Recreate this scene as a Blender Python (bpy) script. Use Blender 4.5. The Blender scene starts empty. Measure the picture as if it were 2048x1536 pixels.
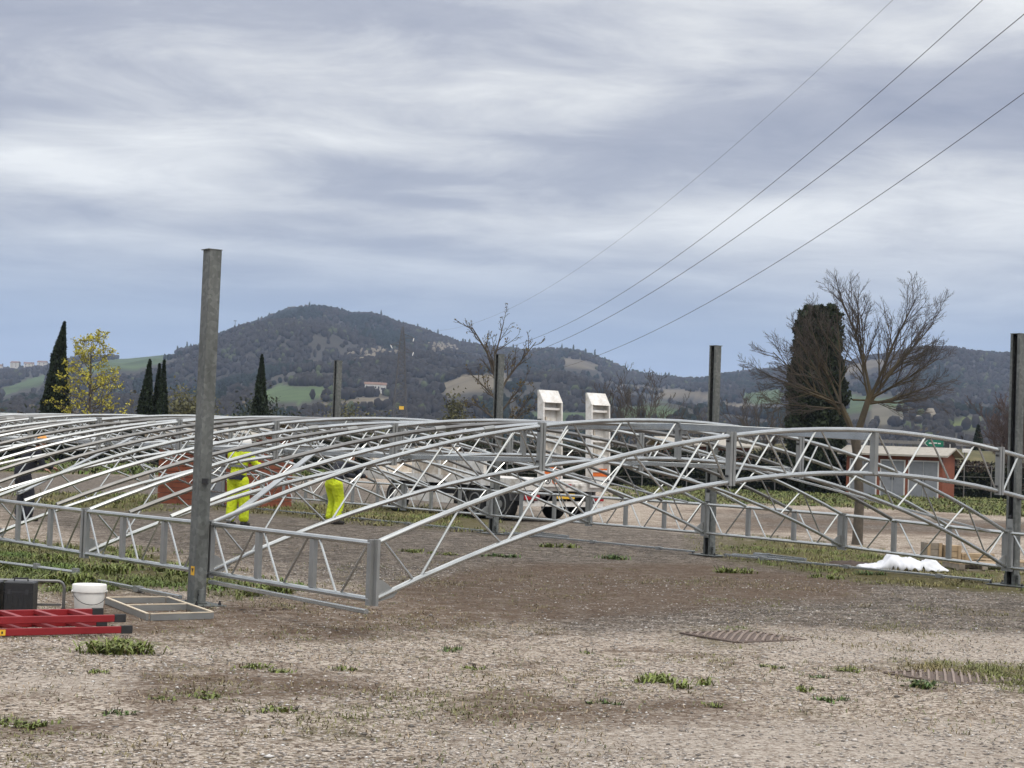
import bpy, bmesh, math, random
import numpy as np
from mathutils import Vector, Matrix

sc = bpy.context.scene
col = sc.collection
PI = math.pi

# ------------------------------------------------------------------ camera
EYE = 1.57
PITCH, ROLL = 0.0375, 0.0357
cam_data = bpy.data.cameras.new('camera')
cam_data.sensor_fit = 'HORIZONTAL'; cam_data.sensor_width = 36.0
cam_data.lens = 3596.9 / 2048 * 36.0
cam_data.clip_start = 0.2; cam_data.clip_end = 20000
cam = bpy.data.objects.new('camera', cam_data); col.objects.link(cam)
_fw = Vector((0, math.cos(PITCH), math.sin(PITCH)))
_up0 = Vector((0, -math.sin(PITCH), math.cos(PITCH)))
_rt0 = Vector((1, 0, 0))
_rt = _rt0 * math.cos(ROLL) + _up0 * math.sin(ROLL)
_up = _up0 * math.cos(ROLL) - _rt0 * math.sin(ROLL)
_M = Matrix((_rt, _up, -_fw)).transposed().to_4x4()
_M.translation = Vector((0, 0, EYE))
cam.matrix_world = _M
sc.camera = cam

# ------------------------------------------------------------------ sky
SUN_EL, SUN_AZ = math.radians(52), math.radians(150)     # azimuth clockwise from +Y: behind the camera, to the right
w = bpy.data.worlds.new('World'); sc.world = w; w.use_nodes = True
nt = w.node_tree; N = nt.nodes; Lk = nt.links; N.clear()
def nd(tree, typ, loc=None, **kw):
    n = tree.nodes.new(typ)
    for k, v in kw.items(): setattr(n, k, v)
    return n
def math_n(tree, op, a, b=None, clamp=False):
    n = tree.nodes.new('ShaderNodeMath'); n.operation = op; n.use_clamp = clamp
    for i, v in enumerate((a, b)):
        if v is None: continue
        if isinstance(v, (int, float)): n.inputs[i].default_value = v
        else: tree.links.new(v, n.inputs[i])
    return n.outputs[0]
def mix_n(tree, fac, a, b, blend='MIX'):
    n = tree.nodes.new('ShaderNodeMix'); n.data_type = 'RGBA'; n.blend_type = blend
    for s, v in ((n.inputs[0], fac), (n.inputs[6], a), (n.inputs[7], b)):
        if isinstance(v, (int, float)): s.default_value = v
        elif isinstance(v, tuple): s.default_value = (*v[:3], 1)
        else: tree.links.new(v, s)
    return n.outputs[2]
def ramp_n(tree, fac, stops, interp='LINEAR'):
    n = tree.nodes.new('ShaderNodeValToRGB'); n.color_ramp.interpolation = interp
    e = n.color_ramp.elements
    while len(e) < len(stops): e.new(0.5)
    for el, (p, c) in zip(e, stops):
        el.position = p
        el.color = (*c[:3], 1) if isinstance(c, (tuple, list)) else (c, c, c, 1)
    if fac is not None: tree.links.new(fac, n.inputs[0])
    return n.outputs[0]

tc = nd(nt, 'ShaderNodeTexCoord')
sep = nd(nt, 'ShaderNodeSeparateXYZ'); Lk.new(tc.outputs['Generated'], sep.inputs[0])
elev = math_n(nt, 'MAXIMUM', sep.outputs[2], 0.0)
den = math_n(nt, 'ADD', elev, 0.10)
cx = math_n(nt, 'DIVIDE', sep.outputs[0], den); cy = math_n(nt, 'DIVIDE', sep.outputs[1], den)
cmb = nd(nt, 'ShaderNodeCombineXYZ'); Lk.new(cx, cmb.inputs[0]); Lk.new(cy, cmb.inputs[1])
def noise_w(scale_xy, offs, detail, rough, dist, W):
    mp = nd(nt, 'ShaderNodeMapping'); Lk.new(cmb.outputs[0], mp.inputs[0])
    mp.inputs['Scale'].default_value = (*scale_xy, 1); mp.inputs['Location'].default_value = (*offs, 0)
    nz = nd(nt, 'ShaderNodeTexNoise', noise_dimensions='4D')
    Lk.new(mp.outputs[0], nz.inputs['Vector'])
    nz.inputs['Scale'].default_value = 1.0; nz.inputs['W'].default_value = W
    nz.inputs['Detail'].default_value = detail; nz.inputs['Roughness'].default_value = rough
    nz.inputs['Distortion'].default_value = dist
    return nz.outputs['Fac']
n1 = noise_w((0.85, 1.15), (3.1, 0.6), 2.5, 0.45, 0.5, 2.0)
n2 = noise_w((2.6, 3.2), (1.0, 5.0), 9, 0.62, 0.5, 4.3)
nsum = math_n(nt, 'ADD', math_n(nt, 'MULTIPLY', n1, 0.66), math_n(nt, 'MULTIPLY', n2, 0.34))
# low sky is a smooth blue-grey sheet, cloud relief grows with height
relief = ramp_n(nt, elev, [(0.0, 0.0), (0.07, 0.12), (0.13, 0.75), (0.2, 1.0)])
cloud = ramp_n(nt, nsum, [(0.34, (3.2, 3.5, 4.45)), (0.44, (4.5, 4.75, 5.5)), (0.53, (7.4, 7.55, 7.75)), (0.63, (10.4, 10.5, 10.3))])
base = ramp_n(nt, elev, [(0.0, (3.0, 4.5, 6.7)), (0.06, (3.2, 4.4, 6.3)), (0.12, (3.75, 4.4, 5.6)), (0.25, (4.8, 5.2, 5.9))])
skyc = mix_n(nt, relief, base, cloud)
nish = nd(nt, 'ShaderNodeTexSky', sky_type='NISHITA', sun_disc=False)
nish.sun_elevation = SUN_EL; nish.sun_rotation = SUN_AZ; nish.air_density = 1.0; nish.dust_density = 2.0
skyc = mix_n(nt, 0.93, nish.outputs[0], skyc)
# overcast dome: luminance rises towards the zenith, lifted and warmed up there to light the ground
lift = ramp_n(nt, elev, [(0.0, 0.30), (0.25, 0.32), (0.6, (0.815, 0.80, 0.76)), (1.0, (1.03, 1.0, 0.94))])
skyc = mix_n(nt, 1.0, skyc, mix_n(nt, 1.0, lift, (3.3, 3.3, 3.3), 'MULTIPLY'), 'MULTIPLY')
bg = nd(nt, 'ShaderNodeBackground'); bg.inputs['Strength'].default_value = 0.1
Lk.new(skyc, bg.inputs['Color'])
wo = nd(nt, 'ShaderNodeOutputWorld'); Lk.new(bg.outputs[0], wo.inputs[0])

# ------------------------------------------------------------------ sun behind thin cloud
sd = bpy.data.lights.new('sun', 'SUN'); sd.energy = 1.3; sd.angle = math.radians(14); sd.color = (1.0, 0.93, 0.84)
sun = bpy.data.objects.new('sun', sd); col.objects.link(sun)
_sdir = Vector((math.sin(SUN_AZ) * math.cos(SUN_EL), math.cos(SUN_AZ) * math.cos(SUN_EL), math.sin(SUN_EL)))
sun.rotation_euler = _sdir.to_track_quat('Z', 'Y').to_euler()

vs = sc.view_settings
vs.view_transform = 'Standard'; vs.look = 'None'; vs.gamma = 1.0; vs.use_curve_mapping = False
vs.exposure = 0.0
sc.cycles.max_bounces = 6; sc.cycles.diffuse_bounces = 3; sc.cycles.glossy_bounces = 3
sc.cycles.volume_bounces = 1; sc.cycles.transparent_max_bounces = 6
sc.cycles.use_denoising = True

# ------------------------------------------------------------------ helpers
RNG = np.random.default_rng(7)
rnd = random.Random(11)
_lat = np.random.default_rng(5).random((256, 256))
def vnoise(x, y):
    x = np.asarray(x, float); y = np.asarray(y, float)
    xi = np.floor(x).astype(int); yi = np.floor(y).astype(int)
    fx = x - xi; fy = y - yi; fx = fx*fx*(3-2*fx); fy = fy*fy*(3-2*fy)
    a = _lat[xi & 255, yi & 255]; b = _lat[(xi+1) & 255, yi & 255]
    c = _lat[xi & 255, (yi+1) & 255]; d = _lat[(xi+1) & 255, (yi+1) & 255]
    return a + (b-a)*fx + (c-a)*fy + (a-b-c+d)*fx*fy
def fbm(x, y, o=4, g=0.5):
    s = 0; a = 1; t = 0
    for k in range(o):
        s = s + a*vnoise(x*2**k + 17.3*k, y*2**k + 9.1*k); t += a; a *= g
    return s/t
def in_poly(x, y, poly):
    r = np.zeros(np.shape(x), bool); n = len(poly)
    for i in range(n):
        x0, y0 = poly[i]; x1, y1 = poly[(i+1) % n]
        c = (y0 > y) != (y1 > y)
        with np.errstate(divide='ignore', invalid='ignore'):
            r ^= c & (x < (x1-x0)*(y-y0)/((y1-y0) if y1 != y0 else 1e-9) + x0)
    return r

def link(name, mesh, m=None, parent=None, smooth=False):
    o = bpy.data.objects.new(name, mesh); col.objects.link(o)
    if m is not None and len(mesh.materials) == 0: mesh.materials.append(m)
    if parent is not None: o.parent = parent
    if smooth and len(mesh.polygons):
        mesh.polygons.foreach_set('use_smooth', np.ones(len(mesh.polygons), bool))
    return o
def tag(o, label=None, cat=None, group=None, kind=None):
    if label: o['label'] = label
    if cat: o['category'] = cat
    if group: o['group'] = group
    if kind: o['kind'] = kind
    return o
def empty(name, loc=(0, 0, 0), rz=0, label=None, cat=None, group=None):
    o = bpy.data.objects.new(name, None); col.objects.link(o)
    o.location = loc; o.rotation_euler = (0, 0, rz); o.empty_display_size = 0.2
    return tag(o, label, cat, group)
def np_mesh(name, V, F, cols=None, attr='tint'):
    """V (n,3), F (m,k) uniform polygons"""
    me = bpy.data.meshes.new(name)
    V = np.asarray(V, np.float32); F = np.asarray(F, np.int32)
    me.vertices.add(len(V)); me.vertices.foreach_set('co', V.ravel())
    k = F.shape[1]
    me.loops.add(F.size); me.loops.foreach_set('vertex_index', F.ravel())
    me.polygons.add(len(F)); me.polygons.foreach_set('loop_start', np.arange(0, F.size, k, dtype=np.int32))
    me.polygons.foreach_set('loop_total', np.full(len(F), k, np.int32))
    if cols is not None:
        a = me.attributes.new(attr, 'FLOAT_COLOR', 'POINT')
        c = np.ones((len(V), 4), np.float32); c[:, :cols.shape[1]] = cols
        a.data.foreach_set('color', c.ravel())
    me.update(calc_edges=True)
    return me

class MB:
    """collects solids; build() links them as ONE mesh object"""
    def __init__(s): s.v = []; s.f = []; s.mi = []; s.cur = 0
    def _add(s, vs, fs):
        o = len(s.v); s.v += [tuple(p) for p in vs]; s.f += [tuple(o+i for i in f) for f in fs]; s.mi += [s.cur]*len(fs)
    def box(s, c, size, rz=0, M=None):
        hx, hy, hz = size[0]/2, size[1]/2, size[2]/2
        R = M if M is not None else Matrix.Rotation(rz, 3, 'Z')
        c = Vector(c)
        pts = [c + R @ Vector((x, y, z)) for z in (-hz, hz) for x, y in ((-hx, -hy), (hx, -hy), (hx, hy), (-hx, hy))]
        s._add(pts, [(3, 2, 1, 0), (4, 5, 6, 7), (0, 1, 5, 4), (1, 2, 6, 5), (2, 3, 7, 6), (3, 0, 4, 7)])
        return s
    def bar(s, a, b, wd, ht, up=(0, 0, 1)):
        a = Vector(a); b = Vector(b); d = b-a; L = d.length; d.normalize()
        x = d.cross(Vector(up))
        if x.length < 1e-4: x = d.cross(Vector((1, 0, 0)))
        x.normalize(); z = x.cross(d)
        M = Matrix((x, d, z)).transposed()
        return s.box((a+b)/2, (wd, L, ht), M=M)
    def tube(s, pts, r, n=8, cap=True):
        pts = [Vector(p) for p in pts]; m = len(pts)
        rs = r if isinstance(r, (list, tuple)) else [r]*m
        rings = []; prev = None
        for i, p in enumerate(pts):
            d = (pts[min(i+1, m-1)] - pts[max(i-1, 0)])
            if d.length < 1e-9: d = Vector((0, 0, 1))
            d.normalize()
            if prev is None:
                x = d.cross(Vector((0, 0, 1)))
                if x.length < 1e-3: x = d.cross(Vector((0, 1, 0)))
            else:
                x = prev - d*prev.dot(d)
                if x.length < 1e-6: x = d.cross(Vector((0, 0, 1)))
            x.normalize(); prev = x; y = d.cross(x)
            rings.append([p + (x*math.cos(2*PI*k/n) + y*math.sin(2*PI*k/n))*rs[i] for k in range(n)])
        vs = [q for rg in rings for q in rg]
        fs = [(i*n+k, i*n+(k+1) % n, (i+1)*n+(k+1) % n, (i+1)*n+k) for i in range(m-1) for k in range(n)]
        if cap: fs += [tuple(reversed(range(n))), tuple((m-1)*n+k for k in range(n))]
        s._add(vs, fs); return s
    def loft(s, rings, cap=True):
        n = len(rings[0]); m = len(rings)
        vs = [q for rg in rings for q in rg]
        fs = [(i*n+k, i*n+(k+1) % n, (i+1)*n+(k+1) % n, (i+1)*n+k) for i in range(m-1) for k in range(n)]
        if cap: fs += [tuple(reversed(range(n))), tuple((m-1)*n+k for k in range(n))]
        s._add(vs, fs); return s
    def lathe(s, prof, c=(0, 0, 0), n=20, cap=True):
        return s.loft([[(c[0]+r*math.cos(2*PI*k/n), c[1]+r*math.sin(2*PI*k/n), c[2]+z) for k in range(n)] for r, z in prof], cap)
    def prism(s, poly, z0, z1, M=None):
        """poly in local xy extruded z0..z1, M 4x4"""
        n = len(poly); T = (lambda p: M @ Vector(p)) if M is not None else (lambda p: Vector(p))
        vs = [T((x, y, z0)) for x, y in poly] + [T((x, y, z1)) for x, y in poly]
        fs = [tuple(reversed(range(n))), tuple(range(n, 2*n))] + [(k, (k+1) % n, n+(k+1) % n, n+k) for k in range(n)]
        s._add(vs, fs); return s
    def mesh(s, name):
        me = bpy.data.meshes.new(name); me.from_pydata(s.v, [], s.f)
        if any(s.mi): me.polygons.foreach_set('material_index', s.mi)
        me.update(); return me
    def build(s, name, m, parent=None, smooth=False, bevel=0):
        me = s.mesh(name)
        ms = m if isinstance(m, (list, tuple)) else [m]
        for q in ms: me.materials.append(q)
        if bevel:
            bm = bmesh.new(); bm.from_mesh(me)
            bmesh.ops.recalc_face_normals(bm, faces=bm.faces)
            bmesh.ops.bevel(bm, geom=list(bm.edges), offset=bevel, segments=1, affect='EDGES', clamp_overlap=True)
            bm.to_mesh(me); bm.free()
        o = link(name, me, None, parent)
        if smooth:
            me.polygons.foreach_set('use_smooth', np.ones(len(me.polygons), bool)); me.update()
            try: me.set_sharp_from_angle(angle=math.radians(40))
            except Exception: pass
        return o

# ------------------------------------------------------------------ materials
def new_mat(name):
    m = bpy.data.materials.new(name); m.use_nodes = True
    t = m.node_tree; b = t.nodes['Principled BSDF']
    return m, t, b
def noise(t, scale, detail=4, rough=0.55, vec=None, dist=0.0):
    n = t.nodes.new('ShaderNodeTexNoise'); n.inputs['Scale'].default_value = scale
    n.inputs['Detail'].default_value = detail; n.inputs['Roughness'].default_value = rough
    n.inputs['Distortion'].default_value = dist
    if vec is None:
        c = t.nodes.new('ShaderNodeTexCoord'); vec = c.outputs['Object']
    t.links.new(vec, n.inputs['Vector'])
    return n.outputs['Fac']
def bump(t, b, h, strength=0.4, dist=0.02):
    n = t.nodes.new('ShaderNodeBump'); n.inputs['Strength'].default_value = strength; n.inputs['Distance'].default_value = dist
    t.links.new(h, n.inputs['Height']); t.links.new(n.outputs[0], b.inputs['Normal'])
def simple(name, c0, c1=None, rough=0.6, metal=0.0, scale=8, bmp=0.0, bdist=0.01, r2=None, spec=None):
    m, t, b = new_mat(name)
    c1 = c1 or tuple(x*0.75 for x in c0)
    f = noise(t, scale, 5, 0.6)
    t.links.new(ramp_n(t, f, [(0.3, c1), (0.7, c0)]), b.inputs['Base Color'])
    b.inputs['Metallic'].default_value = metal
    if r2 is not None:
        t.links.new(ramp_n(t, noise(t, scale*2.3, 3), [(0.35, rough), (0.65, r2)]), b.inputs['Roughness'])
    else: b.inputs['Roughness'].default_value = rough
    if spec is not None: b.inputs['Specular IOR Level'].default_value = spec
    if bmp: bump(t, b, noise(t, scale*3, 5, 0.6), bmp, bdist)
    return m
def tinted(name, rough=0.85, attr='tint', var=0.25, scale=3.0, spec=0.2, trans=0.0):
    """base colour from a per-vertex colour of the thing itself, varied by noise"""
    m, t, b = new_mat(name)
    a = t.nodes.new('ShaderNodeAttribute'); a.attribute_name = attr
    f = noise(t, scale, 4, 0.6)
    g = ramp_n(t, f, [(0.3, 1-var), (0.7, 1+var)])
    t.links.new(mix_n(t, 1.0, a.outputs['Color'], g, 'MULTIPLY'), b.inputs['Base Color'])
    b.inputs['Roughness'].default_value = rough; b.inputs['Specular IOR Level'].default_value = spec
    if trans: b.inputs['Transmission Weight'].default_value = 0
    return m
MT = {}
MT['alu'] = simple('aluminium_tube', (0.46, 0.475, 0.47), (0.34, 0.35, 0.345), 0.27, 0.78, 3.5)
MT['alu_plate'] = simple('aluminium_plate', (0.34, 0.345, 0.335), (0.25, 0.255, 0.245), 0.42, 0.6, 4)
MT['alu_dark'] = simple('dull_tube', (0.22, 0.217, 0.21), (0.14, 0.138, 0.132), 0.36, 0.7, 3)
def galv():
    m, t, b = new_mat('galvanised_steel')
    c = t.nodes.new('ShaderNodeTexCoord')
    v = t.nodes.new('ShaderNodeTexVoronoi'); v.inputs['Scale'].default_value = 26; t.links.new(c.outputs['Object'], v.inputs['Vector'])
    sp = nd(t, 'ShaderNodeSeparateColor'); t.links.new(v.outputs['Color'], sp.inputs[0])
    mp = nd(t, 'ShaderNodeMapping'); mp.inputs['Scale'].default_value = (7, 7, 1.2); t.links.new(c.outputs['Object'], mp.inputs[0])
    st = noise(t, 1.0, 6, 0.65, mp.outputs[0])
    f = math_n(t, 'ADD', math_n(t, 'MULTIPLY', sp.outputs[0], 0.22), math_n(t, 'MULTIPLY', st, 0.9))
    t.links.new(ramp_n(t, f, [(0.3, (0.075, 0.080, 0.074)), (0.6, (0.145, 0.152, 0.143)), (0.8, (0.24, 0.25, 0.238))]), b.inputs['Base Color'])
    b.inputs['Metallic'].default_value = 0.45
    t.links.new(ramp_n(t, st, [(0.3, 0.5), (0.7, 0.7)]), b.inputs['Roughness'])
    return m
MT['galv'] = galv()
MT['dark_metal'] = simple('dark_metal', (0.05, 0.05, 0.055), (0.02, 0.02, 0.02), 0.5, 0.3, 10)
MT['black'] = simple('black_rubber', (0.025, 0.025, 0.027), (0.012, 0.012, 0.012), 0.75, 0, 12)
# ------------------------------------------------------------------ ground
GRASS = [
 [(-7.4, 26.6), (-6.6, 26.5), (-4.6, 24.3), (-3.6, 22.0), (-2.4, 19.0), (-2.2, 17.8), (-3.0, 18.4), (-3.3, 18.9), (-3.7, 19.1), (-4.2, 17.8), (-5.3, 19.0), (-8, 24)],
 [(4.4, 37.7), (5.4, 35.5), (6.4, 33.8), (7.0, 30.2), (8.1, 28.3), (6.6, 22.8), (5.7, 23.1), (4.9, 23.8), (4.2, 26.0), (3.4, 28.9)],
 [(6.1, 98.9), (50.8, 168.8), (18.0, 59.9), (12.4, 65.2), (3.8, 61.4)],
 [(-7.5, 46.9), (-3.2, 49.0), (-0.1, 44.4), (-0.0, 34.3), (-2.2, 36.6), (-5.0, 39.5), (-6.6, 41.1)],
 [(-140, 256.0), (-152.0, 4000), (-17.2, 4000), (-5.7, 94.4), (-15.1, 78.1), (-24.8, 68.4)],
 [(3.0, 14.2), (4.3, 14.9), (3.9, 12.8), (3.6, 13.4), (3.3, 13.8)],
 [(1.7, 16.4), (2.0, 16.5), (2.0, 15.3), (1.7, 15.2)],
 [(-12.7, 49.0), (-9.6, 50.7), (-7.3, 38.6), (-10.1, 38.9)],
 [(-40, 70), (-30, 44), (-26, 70)], [(-17.2, 4000), (-5.7, 94), (6, 99), (50, 168), (900, 4000)],
]
DIRT = [
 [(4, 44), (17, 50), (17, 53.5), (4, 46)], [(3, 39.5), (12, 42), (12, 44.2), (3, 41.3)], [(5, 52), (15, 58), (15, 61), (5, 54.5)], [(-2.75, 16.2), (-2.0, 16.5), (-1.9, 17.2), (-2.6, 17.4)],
 [(-2.9, 16.5), (-1.7, 19.7), (-0.1, 24.9), (2.9, 27.2), (4.9, 24.0), (4.0, 20.8), (0.9, 17.4), (-0.5, 15.7), (-2.2, 13.9)],
 [(-4.6, 18.3), (-2.9, 17.8), (-2.4, 15.0), (-3.0, 14.2), (-3.8, 15.4)],
 [(-0.4, 11.4), (1.6, 12.0), (1.4, 10.9), (-0.3, 10.3)], [(-2.6, 11.7), (-1.1, 12.7), (-0.8, 11.5), (-2.0, 10.5)],
 [(-2.7, 9.9), (-2.2, 10.0), (-2.1, 9.6), (-2.6, 9.3)],
]
PALE = [
 [(2.2, 16.5), (6.4, 17.9), (5.6, 15.1), (2.2, 14.2)], [(-0.3, 10.0), (3.5, 11.6), (2.6, 7.6), (-0.2, 7.1)],
 [(-3.3, 11.8), (-2.5, 12.1), (-2.3, 11.2), (-3.0, 10.9)],
]
DARK = [
 [(5, 40), (18, 46), (20, 56), (6, 54)],
 [(-26, 72), (-10, 78), (0, 62), (1, 42), (4.5, 36), (6, 25), (8.5, 23), (7.5, 17.6), (2.3, 16.7), (-.5, 17.2), (-1.5, 20), (-6, 27), (-12, 40)],
 [(-0.0, 18.2), (2.8, 20.6), (8.0, 23.0), (6.4, 17.7), (2.3, 16.6), (0.4, 15.9)],
 [(-5.0, 31.5), (-0.1, 31.0), (2.3, 28.8), (2.0, 25.0), (-0.8, 24.5), (-3.4, 25.2)],
]
def soft_mask(x, y, polys, wob=0.5, k=7):
    """coverage 0..1 of a list of outlines with ragged, feathered edges"""
    acc = np.zeros(np.shape(x)); rr = np.hypot(x, y)
    amp = wob*np.clip(rr/16, 0.35, 6)
    for i in range(k):
        dx = (fbm(x*0.9/np.clip(rr/16, .5, 8) + 31*i, y*0.55/np.clip(rr/16, .5, 8) + 7*i, 4) - 0.5)*2.4*amp
        dy = (fbm(x*0.9/np.clip(rr/16, .5, 8) + 5*i + 90, y*0.55/np.clip(rr/16, .5, 8) + 13*i, 4) - 0.5)*4.2*amp
        h = np.zeros(np.shape(x), bool)
        for p in polys: h |= in_poly(x+dx, y+dy, p)
        acc += h
    return acc/k
def ground_z(x, y):
    r = np.hypot(x, y)
    return (fbm(np.asarray(x)*0.5, np.asarray(y)*0.5, 3) - 0.5)*0.05*np.clip((r-5)/5, 0, 1)*np.clip((70-r)/30, 0, 1)

az = np.concatenate([np.arange(-180, -26, 7.0), np.arange(-26, 26, 0.16), np.arange(26, 180, 7.0)])
rad = [2.0]
while rad[-1] < 5000:
    r_ = rad[-1]; rad.append(r_*(1.25 if r_ < 6.5 else (1.009 if r_ < 45 else (1.02 if r_ < 180 else 1.12))))
rad = np.array(rad)
A, R = np.meshgrid(np.radians(az), rad)
gx, gy = R*np.sin(A), R*np.cos(A)
gz = ground_z(gx, gy)
na, nr = len(az), len(rad)
idx = np.arange(nr*na).reshape(nr, na)
nxt = np.roll(idx, -1, axis=1)
gF = np.stack([idx[:-1], nxt[:-1], nxt[1:], idx[1:]], -1).reshape(-1, 4)[:, ::-1]
cov = np.zeros((nr*na, 4), np.float32)
fx_, fy_ = gx.ravel(), gy.ravel()
front = (np.abs(A.ravel()) < 0.5) & (R.ravel() > 6)
for ch, pl in enumerate((GRASS, DIRT, PALE, DARK)):
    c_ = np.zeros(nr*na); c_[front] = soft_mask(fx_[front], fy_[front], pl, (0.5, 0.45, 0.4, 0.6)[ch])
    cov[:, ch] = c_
cov[~front, 0] = np.where(R.ravel()[~front] > 100, 0.9, 0.1)
center = len(fx_)
gV = np.concatenate([np.stack([fx_, fy_, gz.ravel()], 1), [[0, 0, 0]]])
gme = np_mesh('ground', gV, gF, np.concatenate([cov, [[0, 0, 0, 0]]]), 'cover')
bm_ = bmesh.new(); bm_.from_mesh(gme); bm_.verts.ensure_lookup_table()
for k_ in range(na): bm_.faces.new((bm_.verts[center], bm_.verts[(k_+1) % na], bm_.verts[k_]))
bmesh.ops.recalc_face_normals(bm_, faces=bm_.faces)
bm_.to_mesh(gme); bm_.free()

def ground_mat():
    m, t, b = new_mat('gravel_ground')
    c = t.nodes.new('ShaderNodeTexCoord'); V = c.outputs['Object']
    at = t.nodes.new('ShaderNodeAttribute'); at.attribute_name = 'cover'
    s = nd(t, 'ShaderNodeSeparateColor'); t.links.new(at.outputs['Color'], s.inputs[0])
    grass, dirt, pale, dark = s.outputs[0], s.outputs[1], s.outputs[2], at.outputs['Alpha']
    wp = t.nodes.new('ShaderNodeTexNoise'); wp.inputs['Scale'].default_value = 40; t.links.new(V, wp.inputs['Vector'])
    wv = nd(t, 'ShaderNodeVectorMath', operation='MULTIPLY_ADD'); t.links.new(wp.outputs['Color'], wv.inputs[0])
    wv.inputs[1].default_value = (0.03, 0.03, 0.03); t.links.new(V, wv.inputs[2])
    vo = t.nodes.new('ShaderNodeTexVoronoi'); vo.inputs['Scale'].default_value = 52; t.links.new(wv.outputs[0], vo.inputs['Vector'])
    vs_ = nd(t, 'ShaderNodeSeparateColor'); t.links.new(vo.outputs['Color'], vs_.inputs[0])
    vo2 = t.nodes.new('ShaderNodeTexVoronoi'); vo2.inputs['Scale'].default_value = 24; t.links.new(wv.outputs[0], vo2.inputs['Vector'])
    vs2 = nd(t, 'ShaderNodeSeparateColor'); t.links.new(vo2.outputs['Color'], vs2.inputs[0])
    peb = math_n(t, 'ADD', math_n(t, 'MULTIPLY', vs_.outputs[0], 0.68), math_n(t, 'MULTIPLY', vs2.outputs[1], 0.32))
    stone = ramp_n(t, peb, [(0.16, (0.095, 0.067, 0.048)), (0.34, (0.30, 0.24, 0.185)), (0.56, (0.50, 0.415, 0.335)), (0.84, (0.74, 0.65, 0.55))])
    big = noise(t, 0.8, 7, 0.66, V); mid = noise(t, 3.6, 8, 0.7, V, 0.6); fine = noise(t, 22, 7, 0.75, V)
    soil = ramp_n(t, fine, [(0.3, (0.052, 0.031, 0.019)), (0.5, (0.128, 0.082, 0.052)), (0.72, (0.30, 0.22, 0.158))])
    dgr = ramp_n(t, peb, [(0.12, (0.030, 0.025, 0.021)), (0.42, (0.075, 0.063, 0.052)), (0.85, (0.22, 0.19, 0.16))])
    green = ramp_n(t, fine, [(0.28, (0.055, 0.050, 0.018)), (0.5, (0.11, 0.098, 0.036)), (0.72, (0.20, 0.16, 0.085))])
    pgr = ramp_n(t, peb, [(0.1, (0.29, 0.235, 0.185)), (0.5, (0.50, 0.425, 0.355)), (0.9, (0.66, 0.59, 0.51))])
    # patches of bare soil show through the loose gravel
    pt = math_n(t, 'ADD', math_n(t, 'MULTIPLY', big, 0.5), math_n(t, 'MULTIPLY', mid, 0.5))
    patch = ramp_n(t, pt, [(0.51, 0.0), (0.59, 0.7)])
    colr = mix_n(t, patch, stone, soil)
    olive = ramp_n(t, fine, [(0.3, (0.07, 0.06, 0.028)), (0.6, (0.16, 0.135, 0.075)), (0.75, (0.27, 0.225, 0.15))])
    om = math_n(t, 'ADD', math_n(t, 'MULTIPLY', noise(t, 1.35, 8, 0.72, V, 0.8), 0.6), math_n(t, 'MULTIPLY', fine, 0.4))
    colr = mix_n(t, ramp_n(t, om, [(0.53, 0.0), (0.60, 0.75)]), colr, olive)
    colr = mix_n(t, math_n(t, 'MULTIPLY', dark, ramp_n(t, mid, [(0.38, 0.55), (0.6, 1.0)])), colr, dgr)
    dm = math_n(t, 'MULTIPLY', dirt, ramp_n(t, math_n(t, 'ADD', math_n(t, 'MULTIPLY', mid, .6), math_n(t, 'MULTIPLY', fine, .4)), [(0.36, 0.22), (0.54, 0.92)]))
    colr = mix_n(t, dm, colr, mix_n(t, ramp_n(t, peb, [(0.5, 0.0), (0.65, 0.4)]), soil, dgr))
    colr = mix_n(t, math_n(t, 'MULTIPLY', pale, 0.75), colr, pgr)
    gm = math_n(t, 'MULTIPLY', grass, ramp_n(t, math_n(t, 'ADD', math_n(t, 'MULTIPLY', mid, .5), math_n(t, 'MULTIPLY', fine, .5)), [(0.34, 0.25), (0.5, 1.0)]))
    colr = mix_n(t, gm, colr, green)
    t.links.new(colr, b.inputs['Base Color'])
    b.inputs['Roughness'].default_value = 0.95; b.inputs['Specular IOR Level'].default_value = 0.12
    h = math_n(t, 'ADD', math_n(t, 'MULTIPLY', vo.outputs['Distance'], -0.6), math_n(t, 'ADD', math_n(t, 'MULTIPLY', fine, 1.2), math_n(t, 'MULTIPLY', mid, 1.5)))
    bump(t, b, h, 0.9, 0.04)
    return m
MT['ground'] = ground_mat()
gme.materials.append(MT['ground'])
ground = bpy.data.objects.new('ground', gme); col.objects.link(ground); tag(ground, kind='structure')
gme.polygons.foreach_set('use_smooth', np.ones(len(gme.polygons), bool))

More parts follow.
